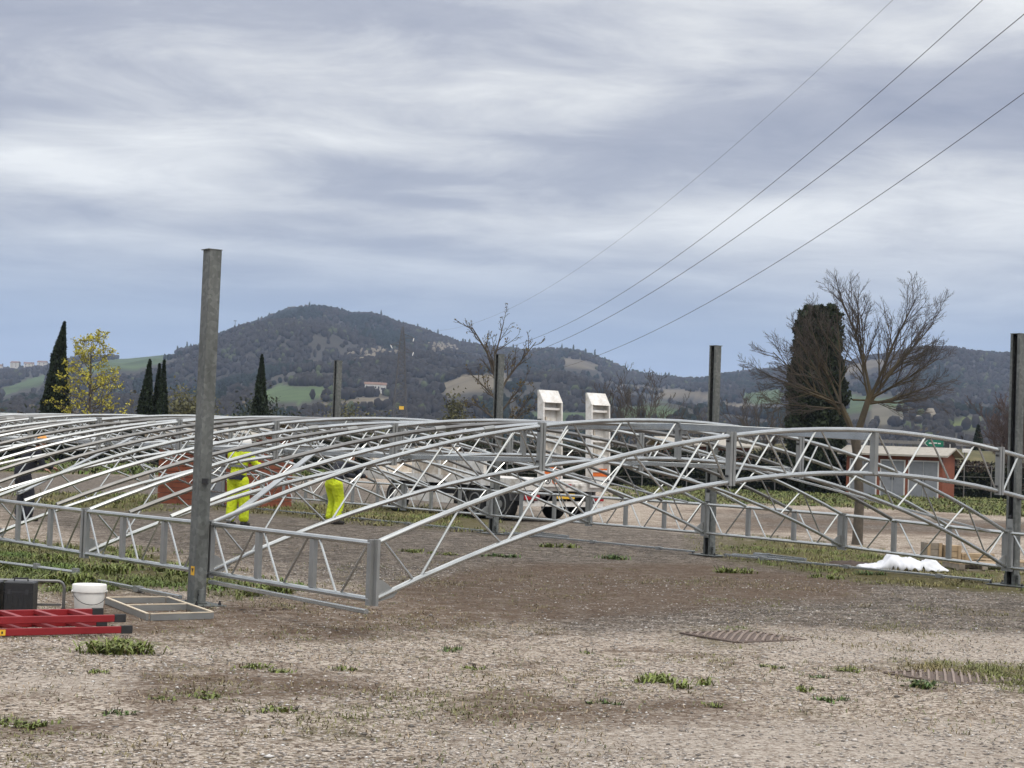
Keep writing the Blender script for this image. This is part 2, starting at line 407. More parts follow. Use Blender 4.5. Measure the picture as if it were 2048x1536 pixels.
# ------------------------------------------------------------------ hills
RIDGE = [(-0.60, 0.03), (-0.396, 0.0284), (-0.3266, 0.0323), (-0.285, 0.0357), (-0.2684, 0.0371), (-0.2601, 0.0383), (-0.2436, 0.0436), (-0.2297, 0.0449), (-0.2158, 0.0454), (-0.1881, 0.0492), (-0.1744, 0.053), (-0.1662, 0.0578), (-0.1553, 0.0629), (-0.1415, 0.0676), (-0.1306, 0.073), (-0.1196, 0.0759), (-0.1112, 0.0768), (-0.1028, 0.0754), (-0.0916, 0.0727), (-0.0804, 0.0731), (-0.072, 0.072), (-0.0636, 0.069), (-0.0495, 0.0659), (-0.041, 0.0628), (-0.0297, 0.059), (-0.0186, 0.0578), (-0.0074, 0.057), (0.0093, 0.0568), (0.0204, 0.058), (0.0344, 0.0577), (0.0456, 0.0545), (0.0541, 0.0517), (0.0654, 0.0471), (0.0766, 0.0455), (0.0905, 0.0444), (0.1045, 0.0443), (0.1183, 0.0473), (0.1321, 0.0495), (0.146, 0.0511), (0.1599, 0.053), (0.1877, 0.0554), (0.1987, 0.0586), (0.2154, 0.0619), (0.2292, 0.0641), (0.2432, 0.0646), (0.2571, 0.0626), (0.2711, 0.0634), (0.2844, 0.0655), (0.3545, 0.0692), (0.438, 0.0749), (0.60, 0.06)]
RB = np.array([p[0] for p in RIDGE]); RE = np.array([p[1] for p in RIDGE])
RDIST = 2450.0
def hill_z(b, Y):
    """height of the hill country at bearing tangent b and depth Y (metres)"""
    b = np.asarray(b, float); Y = np.asarray(Y, float); X = b*Y
    crest = np.interp(b, RB, RE)*RDIST - 2.5
    t = np.clip((Y - 620)/(RDIST - 620), 0, 1.6)
    up = np.where(t < 1, t*t*(3-2*t)*0.45 + t*0.55, 1 - 0.35*np.clip(t-1, 0, 1)**1.3*2)
    nz = (fbm(X/260+3, Y/330+1, 4) - 0.5)*75*np.clip(t*2.2, 0, 1)*np.clip((1-t)*2.6, 0, 1)
    gul = -np.abs(fbm(X/150+9, Y/600+4, 3)-0.5)*34*np.clip(t*3, 0, 1)*np.clip((1-t)*3, 0, 1)
    z = crest*up + nz + gul
    # nearer knoll with a ploughed field
    z = np.maximum(z, 0.0445*1250*np.exp(-((b+0.018)/0.050)**2 - ((Y-1250)/330)**2))
    z = np.maximum(z, 0.031*1050*np.exp(-((b-0.085)/0.05)**2 - ((Y-1050)/260)**2))
    z = np.maximum(z, 0.034*1150*np.exp(-((b+0.115)/0.055)**2 - ((Y-1150)/300)**2))
    return z - 3*np.clip((700-Y)/80, 0, 1)
FIELDS = {
 'green': [[(-0.2352, 0.0419), (-0.1909, 0.0488), (-0.1853, 0.0476), (-0.2072, 0.0393), (-0.2432, 0.0352)], [(-0.2845, 0.0254), (-0.2599, 0.0346), (-0.2583, 0.0305), (-0.2843, 0.0212)], [(-0.129, 0.0337), (-0.104, 0.0338), (-0.1038, 0.0291), (-0.1175, 0.0244), (-0.1397, 0.0236), (-0.14, 0.0292)], [(0.0605, 0.028), (0.0854, 0.0303), (0.1051, 0.0226), (0.0551, 0.0208)], [(0.1881, 0.0395), (0.216, 0.0377), (0.2245, 0.0325), (0.1856, 0.0297)], [(0.127, 0.0373), (0.1491, 0.0409), (0.1549, 0.0341), (0.1327, 0.032)], [(0.0105, 0.024), (0.0439, 0.0246), (0.044, 0.0196), (0.0107, 0.0184)]],
 'tan': [[(-0.1039, 0.0327), (-0.0622, 0.0333), (-0.0677, 0.0304), (-0.1065, 0.0276)], [(-0.0456, 0.0348), (-0.0264, 0.043), (-0.0041, 0.0438), (0.0016, 0.0384), (-0.0343, 0.0316)], [(-0.1184, 0.0467), (-0.0906, 0.0471), (-0.0932, 0.0434), (-0.1183, 0.0439)], [(0.0234, 0.054), (0.0429, 0.0524), (0.0542, 0.0478), (0.0319, 0.0479)], [(0.06, 0.0405), (0.0852, 0.0386), (0.1186, 0.037), (0.1104, 0.0326), (0.0601, 0.0377)], [(0.1766, 0.053), (0.2043, 0.0596), (0.2155, 0.058), (0.1823, 0.0504)], [(-0.1063, 0.0234), (-0.0843, 0.0284), (-0.051, 0.031), (-0.073, 0.0246)], [(0.116, 0.0327), (0.1494, 0.0306), (0.1496, 0.0256), (0.1161, 0.0272)]],
 'lime': [[(0.2455, 0.0282), (0.2566, 0.0308), (0.2622, 0.0302), (0.2581, 0.0239), (0.2443, 0.022)]],
 'blossom': [[(-0.099, 0.0488), (-0.0741, 0.0538), (-0.0629, 0.0509), (-0.0849, 0.0456)], [(-0.0492, 0.0575), (-0.0353, 0.058), (-0.0282, 0.0541), (-0.0434, 0.0527)], [(0.1994, 0.0357), (0.2441, 0.029), (0.2303, 0.0229), (0.1997, 0.0246)]],
}
FCOL = {'green': (0.058, 0.085, 0.034), 'tan': (0.125, 0.105, 0.072), 'lime': (0.13, 0.16, 0.045), 'blossom': (0.10, 0.09, 0.065)}
hb = np.arange(-0.58, 0.585, 0.0021); hy = np.concatenate([np.arange(620, 2450, 22.0), np.arange(2450, 3800, 110.0)])
HB, HY = np.meshgrid(hb, hy)
HZ = hill_z(HB, HY)
hc = np.empty((HB.size, 3)); hc[:] = (0.042, 0.038, 0.03)
e_ = (HZ/HY).ravel(); b_ = HB.ravel(); jn = (fbm(b_*90, HY.ravel()/90, 3)-0.5)*0.0035
field_id = np.zeros(HB.size, int)
for i, (k_, pls) in enumerate(FIELDS.items()):
    for p in pls:
        s_ = in_poly(b_ + jn*0.6, e_ + jn*0.4, p) & (HY.ravel() < RDIST)
        tone = (0.85 + 0.3*rnd.random())
        hc[s_] = np.array(FCOL[k_])*tone; field_id[s_] = i+1
# valley floor fields
vf = (HY.ravel() < 760); hc[vf] = np.where((fbm(HB.ravel()[vf]*40, HY.ravel()[vf]/120)[:, None] > 0.5), (0.10, 0.12, 0.045), (0.12, 0.10, 0.07))
n_y, n_b = HB.shape; hi = np.arange(HB.size).reshape(n_y, n_b)
hF = np.stack([hi[:-1, :-1], hi[:-1, 1:], hi[1:, 1:], hi[1:, :-1]], -1).reshape(-1, 4)
MT['hill'] = tinted('hill_soil', 0.95, 'tint', 0.3, 0.03, 0.1)
hills = link('hills', np_mesh('hills', np.stack([(HB*HY).ravel(), HY.ravel(), HZ.ravel()], 1), hF, hc), MT['hill'], smooth=True)
tag(hills, kind='structure')

# woods on the hills: one mass of bare and evergreen crowns
PH = (1+5**.5)/2
ICO = np.array([(-1, PH, 0), (1, PH, 0), (-1, -PH, 0), (1, -PH, 0), (0, -1, PH), (0, 1, PH), (0, -1, -PH), (0, 1, -PH), (PH, 0, -1), (PH, 0, 1), (-PH, 0, -1), (-PH, 0, 1)])/math.hypot(1, PH)
ICF = np.array([(0, 11, 5), (0, 5, 1), (0, 1, 7), (0, 7, 10), (0, 10, 11), (1, 5, 9), (5, 11, 4), (11, 10, 2), (10, 7, 6), (7, 1, 8), (3, 9, 4), (3, 4, 2), (3, 2, 6), (3, 6, 8), (3, 8, 9), (4, 9, 5), (2, 4, 11), (6, 2, 10), (8, 6, 7), (9, 8, 1)])
def crowns(P, rad3, colr, rng, jag=0.2):
    n = len(P)
    V = ICO[None]*(1 + jag*(rng.random((n, 12, 1))-0.5)*2)
    th = rng.random(n)*2*PI; c, s = np.cos(th), np.sin(th)
    V = np.stack([V[..., 0]*c[:, None]-V[..., 1]*s[:, None], V[..., 0]*s[:, None]+V[..., 1]*c[:, None], V[..., 2]], -1)
    V = V*rad3[:, None, :] + P[:, None, :]
    F = (ICF[None] + 12*np.arange(n)[:, None, None]).reshape(-1, 3)
    C = np.repeat(colr[:, None], 12, 1)*(0.9+0.2*rng.random((n, 12, 1)))
    return V.reshape(-1, 3), F, C.reshape(-1, 3)
NT = 54000
tb = RNG.uniform(-0.34, 0.34, NT); tY = 640 + (RDIST+60-640)*RNG.random(NT)**0.75
tz = hill_z(tb, tY); te = tz/tY
keep = np.ones(NT, bool); blo = np.zeros(NT, bool)
for k_, pls in FIELDS.items():
    for p in pls:
        h_ = in_poly(tb, te, p) | (in_poly(tb, te+7.0/tY, p) if k_ != 'blossom' else False)
        if k_ == 'blossom': blo |= h_
        else: keep &= ~h_
# open strips between the woods
open_ = (fbm(tb*38+5, tY/170+2, 3) > 0.60) & (RNG.random(NT) < 0.8); keep &= ~open_ | blo
tb, tY, tz, blo = tb[keep], tY[keep], tz[keep], blo[keep]
n_ = len(tb); ever = fbm(tb*30+40, tY/260+8, 3) + 0.25*(np.interp(tb, RB, RE)-0.06)/0.02*(tY > 1900)
ever = ever + RNG.normal(0, .05, n_) > 0.58
hh = RNG.uniform(2.0, 4.2, n_); rr_ = RNG.uniform(1.6, 3.3, n_)
colr = np.where(ever[:, None], (0.008, 0.014, 0.009), (0.027, 0.024, 0.021))*(0.88+0.24*RNG.random((n_, 1)))
colr[blo & (RNG.random(n_) < .35)] = (0.20, 0.175, 0.135)
pk = (~ever) & (RNG.random(n_) < 0.04); colr[pk] = (0.06, 0.072, 0.034)
Pt = np.stack([tb*tY, tY, tz + hh*0.75], 1)
V_, F_, C_ = crowns(Pt, np.stack([rr_, rr_, hh], 1), colr, RNG)
MT['woods'] = tinted('woodland', 0.95, 'tint', 0.25, 0.25, 0.05)
woods = link('woods', np_mesh('woods', V_, F_, C_), MT['woods'])
tag(woods, 'bare and evergreen woods covering the hills behind the site', 'woods', kind='stuff')
# ragged trees along the skyline, some of them slender cypresses
sb = np.arange(-0.34, 0.34, 0.0016) + RNG.normal(0, .0006, len(np.arange(-0.34, 0.34, 0.0016)))
sk = (fbm(sb*60+7, sb*0+2, 3) > 0.42) & ~((sb > -0.236) & (sb < -0.187)); sb = np.concatenate([sb[sk], [-.1868, -.1848, -.1815, -.1795, .0, .027, .0335]]); n_ = len(sb)
sY = RDIST + RNG.uniform(-50, 15, n_); slim = RNG.random(n_) < 0.2; slim[-7:] = True
hh = np.where(slim, RNG.uniform(5, 9, n_), RNG.uniform(2.5, 5.5, n_)); rr_ = np.where(slim, 1.6, RNG.uniform(2.5, 5.5, n_))
Pt = np.stack([sb*sY, sY, hill_z(sb, sY) + hh*0.6], 1)
cc = np.where((slim | (RNG.random(n_) < .5))[:, None], (0.022, 0.032, 0.02), (0.08, 0.068, 0.06))*np.ones((n_, 1))
V_, F_, C_ = crowns(Pt, np.stack([rr_, rr_, hh], 1), cc, RNG)
sky_trees = link('skyline_trees', np_mesh('skyline_trees', V_, F_, C_), MT['woods'])
tag(sky_trees, 'ragged line of small trees along the hill crest', 'trees', kind='stuff')

# ------------------------------------------------------------------ haze: even pale air round the whole place
hz = MB().box((0, 0, 137), (11000, 11000, 280)).mesh('haze')     # from z = -3 to 277
hm = bpy.data.materials.new('haze_air'); hm.use_nodes = True; t = hm.node_tree; t.nodes.clear()
pv = t.nodes.new('ShaderNodeVolumePrincipled'); pv.inputs['Color'].default_value = (0.60, 0.73, 1.0, 1)
pv.inputs['Density'].default_value = 0.00012; pv.inputs['Anisotropy'].default_value = 0.1
oo = t.nodes.new('ShaderNodeOutputMaterial'); t.links.new(pv.outputs[0], oo.inputs['Volume'])
haze = link('haze', hz, hm); tag(haze, 'thin blue air haze over the valley', 'haze', kind='stuff')
# ------------------------------------------------------------------ the roof frame lying on the site
TH = 0.6248
U = Vector((-math.sin(TH), math.cos(TH), 0)); Vv = Vector((math.cos(TH), math.sin(TH), 0))
S0, MOD, DL, W = 12.654, 3.0151, 7.794, 11.785
ZT, ZB, RT, RBm = 0.7727, 0.3125, 1.167, 1.1925
POST_H = 3.395
NMOD = 10
def lerp_tab(tab, j): return float(np.interp(j, range(len(tab)), tab))
DZR = [-0.085, -0.057, 0.034, 0.058, 0.055, 0.047, 0.045, 0.045, 0.045, 0.045, 0.045]
DZL = [0.0, 0.0, -0.02, -0.02, -0.01, 0.0, 0.0, 0.0, 0.0, 0.0, 0.0]
DZC = [0.015, 0.075, 0.02, 0.015, 0.015, 0.02, 0.02, 0.02, 0.02, 0.02, 0.02]
def fp(t, j, z=0.0):
    """point at fraction t across the span, module j along the frame, height z"""
    return U*(S0 + MOD*j) + Vv*(DL + W*t) + Vector((0, 0, z))
def dz(t, j): return lerp_tab(DZL, j)*(1-t) + lerp_tab(DZR, j)*t + lerp_tab(DZC, j)*4*t*(1-t)
def top(t, j): return fp(t, j, ZT + RT*4*t*(1-t) + dz(t, j))
def bot(t, j): return fp(t, j, ZB + RBm*4*t*(1-t) + dz(t, j))
ORD = ['first', 'second', 'third', 'fourth', 'fifth', 'sixth', 'seventh', 'eighth', 'ninth', 'tenth', 'eleventh']
CH_R, DG_R = 0.025, 0.0108

def arch(j):
    near = j < 4
    lab = {0: 'arched lattice roof truss standing free at the open end of the frame',
           1: 'second arched lattice truss from the open end, ending beside the tall post with yellow sticker',
           10: 'arched lattice roof truss closing the far end of the frame'}.get(j, '%s arched lattice roof truss counted from the open end of the frame' % ORD[j])
    t_ = empty('arched_truss', fp(0.5, j), 0, lab, 'truss', 'arched roof trusses')
    off = -fp(0.5, j)
    sd_ = 9 if near else 6
    mat = MT['alu']
    ns = 10
    for s0, s1 in ((0, 1/3), (1/3, 2/3), (2/3, 1)):
        e0 = 0.0035 if s0 == 0 else 0; e1 = 0.0035 if s1 == 1 else 0
        ts = [s0+e0 + (s1-e1-s0-e0)*k/ns for k in range(ns+1)]
        MB().tube([top(t, j)+off for t in ts], CH_R, sd_).build('top_chord', mat, t_, True)
        MB().tube([bot(t, j)+off for t in ts], CH_R, sd_).build('bottom_chord', mat, t_, True)
    # zigzag braces
    first = [(0.004, 1), (0.036, 0), (0.073, 1), (0.111, 0), (0.150, 1), (0.188, 0), (0.228, 1), (0.268, 0), (0.305, 1), (0.331, 0)]
    midl = [(0.3355, 0), (0.367, 1), (0.399, 0), (0.432, 1), (0.466, 0), (0.5, 1), (0.534, 0), (0.568, 1), (0.601, 0), (0.633, 1), (0.6645, 0)]
    last = [(1-a, b) for a, b in reversed(first)]
    for seq in (first, midl, last):
        for (a, ta), (b, tb_) in zip(seq[:-1], seq[1:]):
            sh = 0.0025 if b > a else 0
            p = (top if ta else bot)(a+sh, j)+off; q = (top if tb_ else bot)(b-sh, j)+off
            d = (q-p).normalized()
            MB().tube([p + d*CH_R*0.8, q - d*CH_R*0.8], DG_R, 6 if near else 5).build('brace', mat, t_, True)
    # bolted splices at the thirds, upright plate at the ridge
    for ts in (1/3, 2/3):
        m = MB(); a = top(ts, j)+off; b = bot(ts, j)+off
        for s in (-1, 1):
            m.bar(a + Vv*0.021*s + Vector((0, 0, 0.04)), b + Vv*0.021*s - Vector((0, 0, 0.04)), 0.066, 0.032, up=Vv)
        sp = m.build('splice_plate', MT['alu_plate'], t_)
        if near:
            for f_ in (0.12, 0.88):
                c_ = a.lerp(b, f_); MB().tube([c_ - Vv*0.06, c_ + Vv*0.06], 0.013, 6).build('bolt', MT['dark_metal'], sp)
    a = top(0.5, j)+off; b = bot(0.5, j)+off
    MB().bar(a - Vector((0, 0, 0.02)), b - Vector((0, 0, 0.01)), 0.07, 0.05, up=Vv).build('ridge_upright', MT['alu_plate'], t_)
    # ends: shoe plate and gusset
    for t0, sg in ((0.0, 1), (1.0, -1)):
        a = top(t0, j)+off; b = bot(t0, j)+off
        MB().bar(a + Vv*0.022*sg + Vector((0, 0, 0.035)), b + Vv*0.022*sg - Vector((0, 0, 0.05)), 0.07, 0.026, up=Vv).build('end_plate', MT['alu_plate'], t_)
        M = Matrix((Vv*sg, Vector((0, 0, 1)), (Vv*sg).cross(Vector((0, 0, 1))))).transposed().to_4x4()
        M.translation = b + Vv*0.037*sg
        MB().prism([(0, -0.02), (0.0, 0.17), (0.05, 0.16), (0.20, 0.06), (0.16, 0.02)], -0.004, 0.004, M).build('gusset', MT['alu_plate'], t_)
    return t_
for j in range(NMOD+1): arch(j)

# single curved tubes between the trusses
for j in range(1, NMOD):
    for k in (1, 2):
        jj = j + k/3.0
        lab = '%s single curved roof tube between the %s and %s arched trusses from the open end' % (('nearer', 'farther')[k-1], ORD[j], ORD[j+1])
        t_ = empty('roof_tube', fp(0.5, jj), 0, lab, 'tube', 'curved roof tubes'); off = -fp(0.5, jj)
        dd = -0.012 - 0.02*((j*7+k*3) % 3)
        for s0, s1 in ((0, 1/3), (1/3, 2/3), (2/3, 1)):
            ts = [s0 + (s1-s0)*q/10 for q in range(11)]
            if s0 == 0: ts[0] = 0.0055
            if s1 == 1: ts[-1] = 0.9945
            MB().tube([top(t, jj)+off+Vector((0, 0, dd*math.sin(PI*t))) for t in ts], 0.026, 7).build('tube_length', MT['alu_dark'] if (j*2+k) % 3 else MT['alu'], t_, True)  # darker tubes: shade put into the colour, along with duller older metal
        for ts in (1/3, 2/3):
            MB().tube([top(ts+s*0.006, jj)+off+Vector((0, 0, dd*math.sin(PI*ts))) for s in (-1, 1)], 0.033, 7).build('sleeve', MT['alu_plate'], t_, True)

# eave trusses, flat lattice girders along both sides
def eave(side, j):
    t0 = float(side)
    if side == 0:
        lab = {0: 'flat lattice girder from the bare corner of the frame to the post with yellow sticker',
               1: 'flat lattice girder just beyond the post with yellow sticker'}.get(j, '%s flat lattice girder from the bare corner, on the side with red ladder' % ORD[j])
    else:
        lab = '%s flat lattice girder from the open end, along the row of slotted posts' % ORD[j]
    t_ = empty('eave_girder', fp(t0, j+.5), 0, lab, 'girder', 'eave girders'); off = -fp(t0, j+.5)
    T = lambda f: fp(t0, j+f, ZT + dz(t0, j+f)) + off
    B = lambda f: fp(t0, j+f, ZB + dz(t0, j+f)) + off
    sd_ = 8 if (side == 0 or j < 5) else 6
    MB().tube([T(0.012), T(0.5), T(0.988)], CH_R, sd_).build('top_chord', MT['alu'], t_, True)
    MB().tube([B(0.012), B(0.5), B(0.988)], CH_R, sd_).build('bottom_chord', MT['alu'], t_, True)
    for f in (1/3, 2/3):
        MB().bar(T(f) - Vector((0, 0, CH_R*.9)), B(f) + Vector((0, 0, CH_R*.9)), 0.075, 0.04, up=Vv).build('upright', MT['alu_plate'], t_)
    for f in (0.0165, 0.9835):
        MB().bar(T(f) + Vector((0, 0, 0.03)), B(f) - Vector((0, 0, 0.05)), 0.06, 0.045, up=Vv).build('end_plate', MT['alu_plate'], t_)
    for k in range(3):
        a, b, c = k/3+0.03, k/3+0.185, k/3+0.305
        for p, q in ((T(c), B(b+.01)), (T(a), B(b-.01))):
            d = (q-p).normalized()
            MB().tube([p + d*CH_R*.9, q - d*CH_R*.9], DG_R if p == T(c) else 0.011, 6).build('brace', MT['alu'], t_, True)
    return t_
for j in range(0, 5): eave(0, j)
for j in range(0, NMOD): eave(1, j)

# ridge beams: box section between the trusses
for j in range(NMOD):
    lab = '%s box beam along the ridge counted from the open end of the frame' % ORD[j]
    t_ = empty('ridge_beam', fp(.5, j+.5), 0, lab, 'beam', 'ridge beams'); off = -fp(.5, j+.5)
    a = top(.5, j)+off+U*0.03; b = top(.5, j+1)+off-U*0.03
    dn = Vector((0, 0, -0.062))
    MB().bar(a+dn, b+dn, 0.06, 0.085).build('box_section', MT['alu'], t_, bevel=0.006)
    for f in (0.02, 0.98):
        c_ = (a+dn).lerp(b+dn, f); MB().box(c_ - Vector((0, 0, 0.06)), (0.05, 0.05, 0.05), rz=TH).build('bracket', MT['alu_plate'], t_)
# flat wind braces laid diagonally over the slopes
def flat(name, lab, a, b, wd=0.055, ht=0.02, m='alu'):
    t_ = empty(name, ((a+b)/2), 0, lab, 'brace', 'flat wind braces'); off = -(a+b)/2
    MB().bar(a+off, b+off, wd, ht).build('flat_bar', MT[m], t_, bevel=0.004)
    for p, q in ((a, b), (b, a)):
        d = (q-p).normalized(); MB().bar(p+off+d*0.02+Vector((0, 0, .016)), p+off+d*0.16+Vector((0, 0, .016)), wd*0.8, 0.012).build('fork_end', MT['alu_plate'], t_)
dd = Vector((0, 0, -0.07))
flat('wind_brace', 'broad flat wind brace rising from the post with yellow sticker', top(0.02, 1.04)+dd, top(0.24, 1.93)+dd, 0.075, 0.022)
flat('wind_brace', 'flat wind brace rising from the third truss on the ladder side', top(0.03, 3.0)+dd, top(0.27, 3.9)+dd)
flat('wind_brace', 'flat wind brace rising from the fifth truss on the ladder side', top(0.02, 5.0)+dd, top(0.3, 5.95)+dd)
flat('wind_brace', 'flat wind brace sloping down to the slotted post nearest the pallets', top(0.70, 1.95)+dd, top(0.985, 1.05)+dd, 0.075, 0.03)
flat('wind_brace', 'flat wind brace sloping down to the second slotted post from the pallets', top(0.72, 3.95)+dd, top(0.98, 3.05)+dd, 0.06, 0.025)
# side purlins
for t0, js, lab in ((1/3+.012, 1, 'box purlin before the ridge'), (2/3-.012, 1, 'box purlin beyond the ridge')):
    for j in range(js, NMOD):
        lb = '%s, resting on the %s and %s trusses' % (lab, ORD[j], ORD[min(j+1, 10)])
        t_ = empty('side_purlin', fp(t0, j+.5), 0, lb, 'beam', 'side purlins'); off = -fp(t0, j+.5)
        MB().bar(bot(t0, j)+off+U*.02+Vector((0, 0, .05)), bot(t0, j+1)+off-U*.02+Vector((0, 0, .05)), 0.05, 0.06).build('box_section', MT['alu'], t_, bevel=0.005)
        for s in (-.46, .46):
            c_ = bot(t0, j+.5+s)+off+Vector((0, 0, .02)); MB().box(c_, (0.07, 0.07, 0.03), rz=TH).build('clamp', MT['alu_plate'], t_)

# ------------------------------------------------------------------ slotted posts
MT['yellow'] = simple('yellow_sticker', (0.75, 0.42, 0.02), (0.62, 0.34, 0.02), 0.5, 0, 20)
def post(side, j, lab):
    s = 1 if side else -1
    base = fp(side, j) + Vv*0.1126*s
    t_ = empty('slotted_post', base, TH, lab, 'post', 'slotted lifting posts')
    # local x = across the span (slot opens towards the frame), local y = along
    q = -s; a, b, th = 0.15, 0.115, 0.008
    m = MB(); zc = (POST_H+0.02)/2; hh_ = POST_H-0.02
    m.box((-q*(b/2-th/2), 0, zc), (th, a, hh_))
    for y in (-1, 1):
        m.box((th/2*q, y*(a/2-th/2), zc), (b-th, th, hh_))
        m.box((q*(b/2-th/2+0.004), y*(a/2-0.022+th/2), zc), (th+.004, 0.036, hh_-0.004))
    m.build('channel', MT['galv'], t_)
    MB().box((-q*0.02, 0, zc), (0.004, a-0.03, hh_-.04)).build('slot_dark_sheet', MT['dark_metal'], t_)  # dark sheet set inside the slot, nearly full height
    MB().box((-q*0.006, 0, POST_H+0.005), (b+0.03, a+0.012, 0.008)).build('cap_plate', MT['galv'], t_)
    bp = MB().box((0.0, 0, 0.016), (0.34, 0.62, 0.016)).build('base_plate', MT['galv'], t_, bevel=0.003)
    for y in (-1, 1):
        br = MB(); br.box((0, y*(a/2+0.028), 0.09), (0.05, 0.036, 0.13)); br.box((0, y*(a/2+0.05), 0.032), (0.07, 0.09, 0.014))
        br.build('foot_bracket', MT['galv'], t_)
        MB().tube([(-.03, y*(a/2+0.028), 0.11), (0.03, y*(a/2+0.028), 0.11)], 0.012, 6).build('bolt', MT['dark_metal'], t_)
        for x in (-.12, .12): MB().lathe([(0.016, 0), (0.016, 0.02), (0.008, 0.021), (0.008, 0.04)], (x, y*0.26, 0.024), 6).build('anchor_bolt', MT['dark_metal'], bp)
    # sliding carriage that will lift the frame
    cz = ZT + dz(side, j)
    m = MB(); m.box((q*(b/2+0.012), 0, cz+0.12), (0.016, 0.09, 0.14)); m.box((q*(b/2+0.012), 0, (ZB+ZT)/2), (0.016, 0.11, 0.5))
    m.build('carriage', MT['alu_plate'], t_)
    MB().lathe([(0.022, 0), (0.022, 0.03)], (q*(b/2+.01), 0, cz+0.21), 10).build('pulley', MT['dark_metal'], t_)
    MB().prism([(0, -.035), (0, .035), (0.05, 0)], 0, 0.05, Matrix.Translation((-q*0.0, -a/2-0.002, 1.16)) @ Matrix.Rotation(-PI/2, 4, 'Z')).build('stop_lug', MT['dark_metal'], t_)
    return t_
p1 = post(0, 1, 'tall galvanised post with a yellow sticker, standing by the white bucket')
p1.rotation_euler = (math.radians(-0.1), math.radians(0.35), TH)
st = MB().box((-0.03-0.0295, -0.02, 0.33), (0.003, 0.07, 0.085)).build('sticker', MT['yellow'], p1)
st['label'] = 'yellow warning sticker low on the post'
MB().prism([(-.022, -.018), (.022, -.018), (0, .022)], 0, 0.002, Matrix.Translation((-0.0615, -0.02, 0.335)) @ Matrix.Rotation(-PI/2, 4, 'Y') @ Matrix.Rotation(PI/2, 4, 'Z')).build('warning_mark', MT['black'], st)
post(0, 3, 'galvanised post next along from the one with yellow sticker')
PL = {1: 'dark slotted galvanised post beside the pallets and white sheet', 3: 'slotted galvanised post nearest the bare tree trunk',
      5: 'slotted galvanised post in front of the low loader trailer', 7: 'slotted galvanised post behind the stooping worker in yellow trousers', 9: 'last slotted post at the far end, beyond the orange hut'}
for j in (1, 3, 5, 7, 9): post(1, j, PL[j])

# ground rails between the posts
def rail(lab, a, b, h=0.032, wd=0.045, couplers=2):
    c = (a+b)/2; t_ = empty('ground_rail', (c.x, c.y, 0), 0, lab, 'rail', 'ground rails'); o_ = -Vector((c.x, c.y, 0))
    z = Vector((0, 0, 0.03+h/2))
    MB().bar(a+o_+z, b+o_+z, wd, h).build('rail_bar', MT['alu'], t_, bevel=0.004)
    for k in range(couplers):
        f = (k+.5)/couplers; p = a.lerp(b, f)+o_
        MB().box((p.x, p.y, 0.03+h/2), (wd+.03, 0.10, h+.02), rz=TH).build('coupler', MT['alu_plate'], t_)
po = lambda side, j: fp(side, j) + Vv*0.1126*(1 if side else -1)
for k, (a, b) in enumerate(((1, 3), (3, 5), (5, 7), (7, 9))):
    rail('%s ground rail between slotted posts counted from the pallets' % ORD[k], po(1, a)+U*.36, po(1, b)-U*.36, couplers=3)
rail('ground rail in the weeds behind the white bucket, ending at the post with yellow sticker', po(0, 1)+U*0.34, po(0, 1)+U*2.3, 0.035, 0.045, 1)
rail('long rail hung close under the girder between bare corner and post with yellow sticker', fp(0, 0.01)-Vv*.035+Vector((0, 0, .165)), fp(0, .96)-Vv*.035+Vector((0, 0, .185)), 0.036, 0.045, 0)
rail('ground rail running on from the post beside the pallets', po(1, 1)-U*.36, po(1, 0.05), couplers=2)
# loose A-shaped foot frames beside the slotted posts
for j, nm in ((3, 'nearest the bare tree trunk'), (5, 'in front of the low loader')):
    p = po(1, j); t_ = empty('foot_frame', (p.x, p.y, 0), 0, 'flat A-shaped aluminium foot frame by the slotted post ' + nm, 'frame', 'foot frames')
    A_, B_, C_ = -U*0.45+Vv*0.1, -U*0.4 + Vv*0.62, -U*1.75 + Vv*0.42
    for k, (x, y) in enumerate(((A_, C_), (B_, C_), (A_.lerp(C_, .3), B_.lerp(C_, .3)))):
        MB().bar(x+Vector((0, 0, .045+.012*k)), y+Vector((0, 0, .045+.012*k)), 0.05, 0.05).build('frame_bar', MT['alu'], t_)
# ------------------------------------------------------------------ vegetation
def leaf_mesh(name, P, size, cols, rng, up_bias=0.0, aspect=0.6):
    """many small leaf-shaped quads at points P"""
    n = len(P); size = np.broadcast_to(np.asarray(size, float), (n,))
    d = rng.normal(size=(n, 3)); d[:, 2] += up_bias; d /= np.linalg.norm(d, axis=1)[:, None]
    r = rng.normal(size=(n, 3)); s = np.cross(d, r); s /= np.linalg.norm(s, axis=1)[:, None]+1e-9
    a = d*size[:, None]*0.5; b = s*size[:, None]*0.5*aspect
    V = np.stack([P-a, P+b*0.9-a*0.1, P+a, P-b*0.9-a*0.1], 1).reshape(-1, 3)
    F = np.arange(4*n).reshape(n, 4)
    return np_mesh(name, V, F, np.repeat(cols, 4, 0))
MT['leaf'] = tinted('foliage', 0.75, 'tint', 0.15, 2.0, 0.25)
MT['bark'] = simple('bark', (0.105, 0.085, 0.062), (0.05, 0.042, 0.033), 0.9, 0, 9, 0.5, 0.01)
MT['lichen_bark'] = simple('lichen_bark', (0.085, 0.066, 0.034), (0.042, 0.035, 0.028), 0.9, 0, 3, 0.4, 0.01)
MT['twig'] = simple('twigs', (0.072, 0.058, 0.047), (0.042, 0.035, 0.03), 0.9, 0, 5)

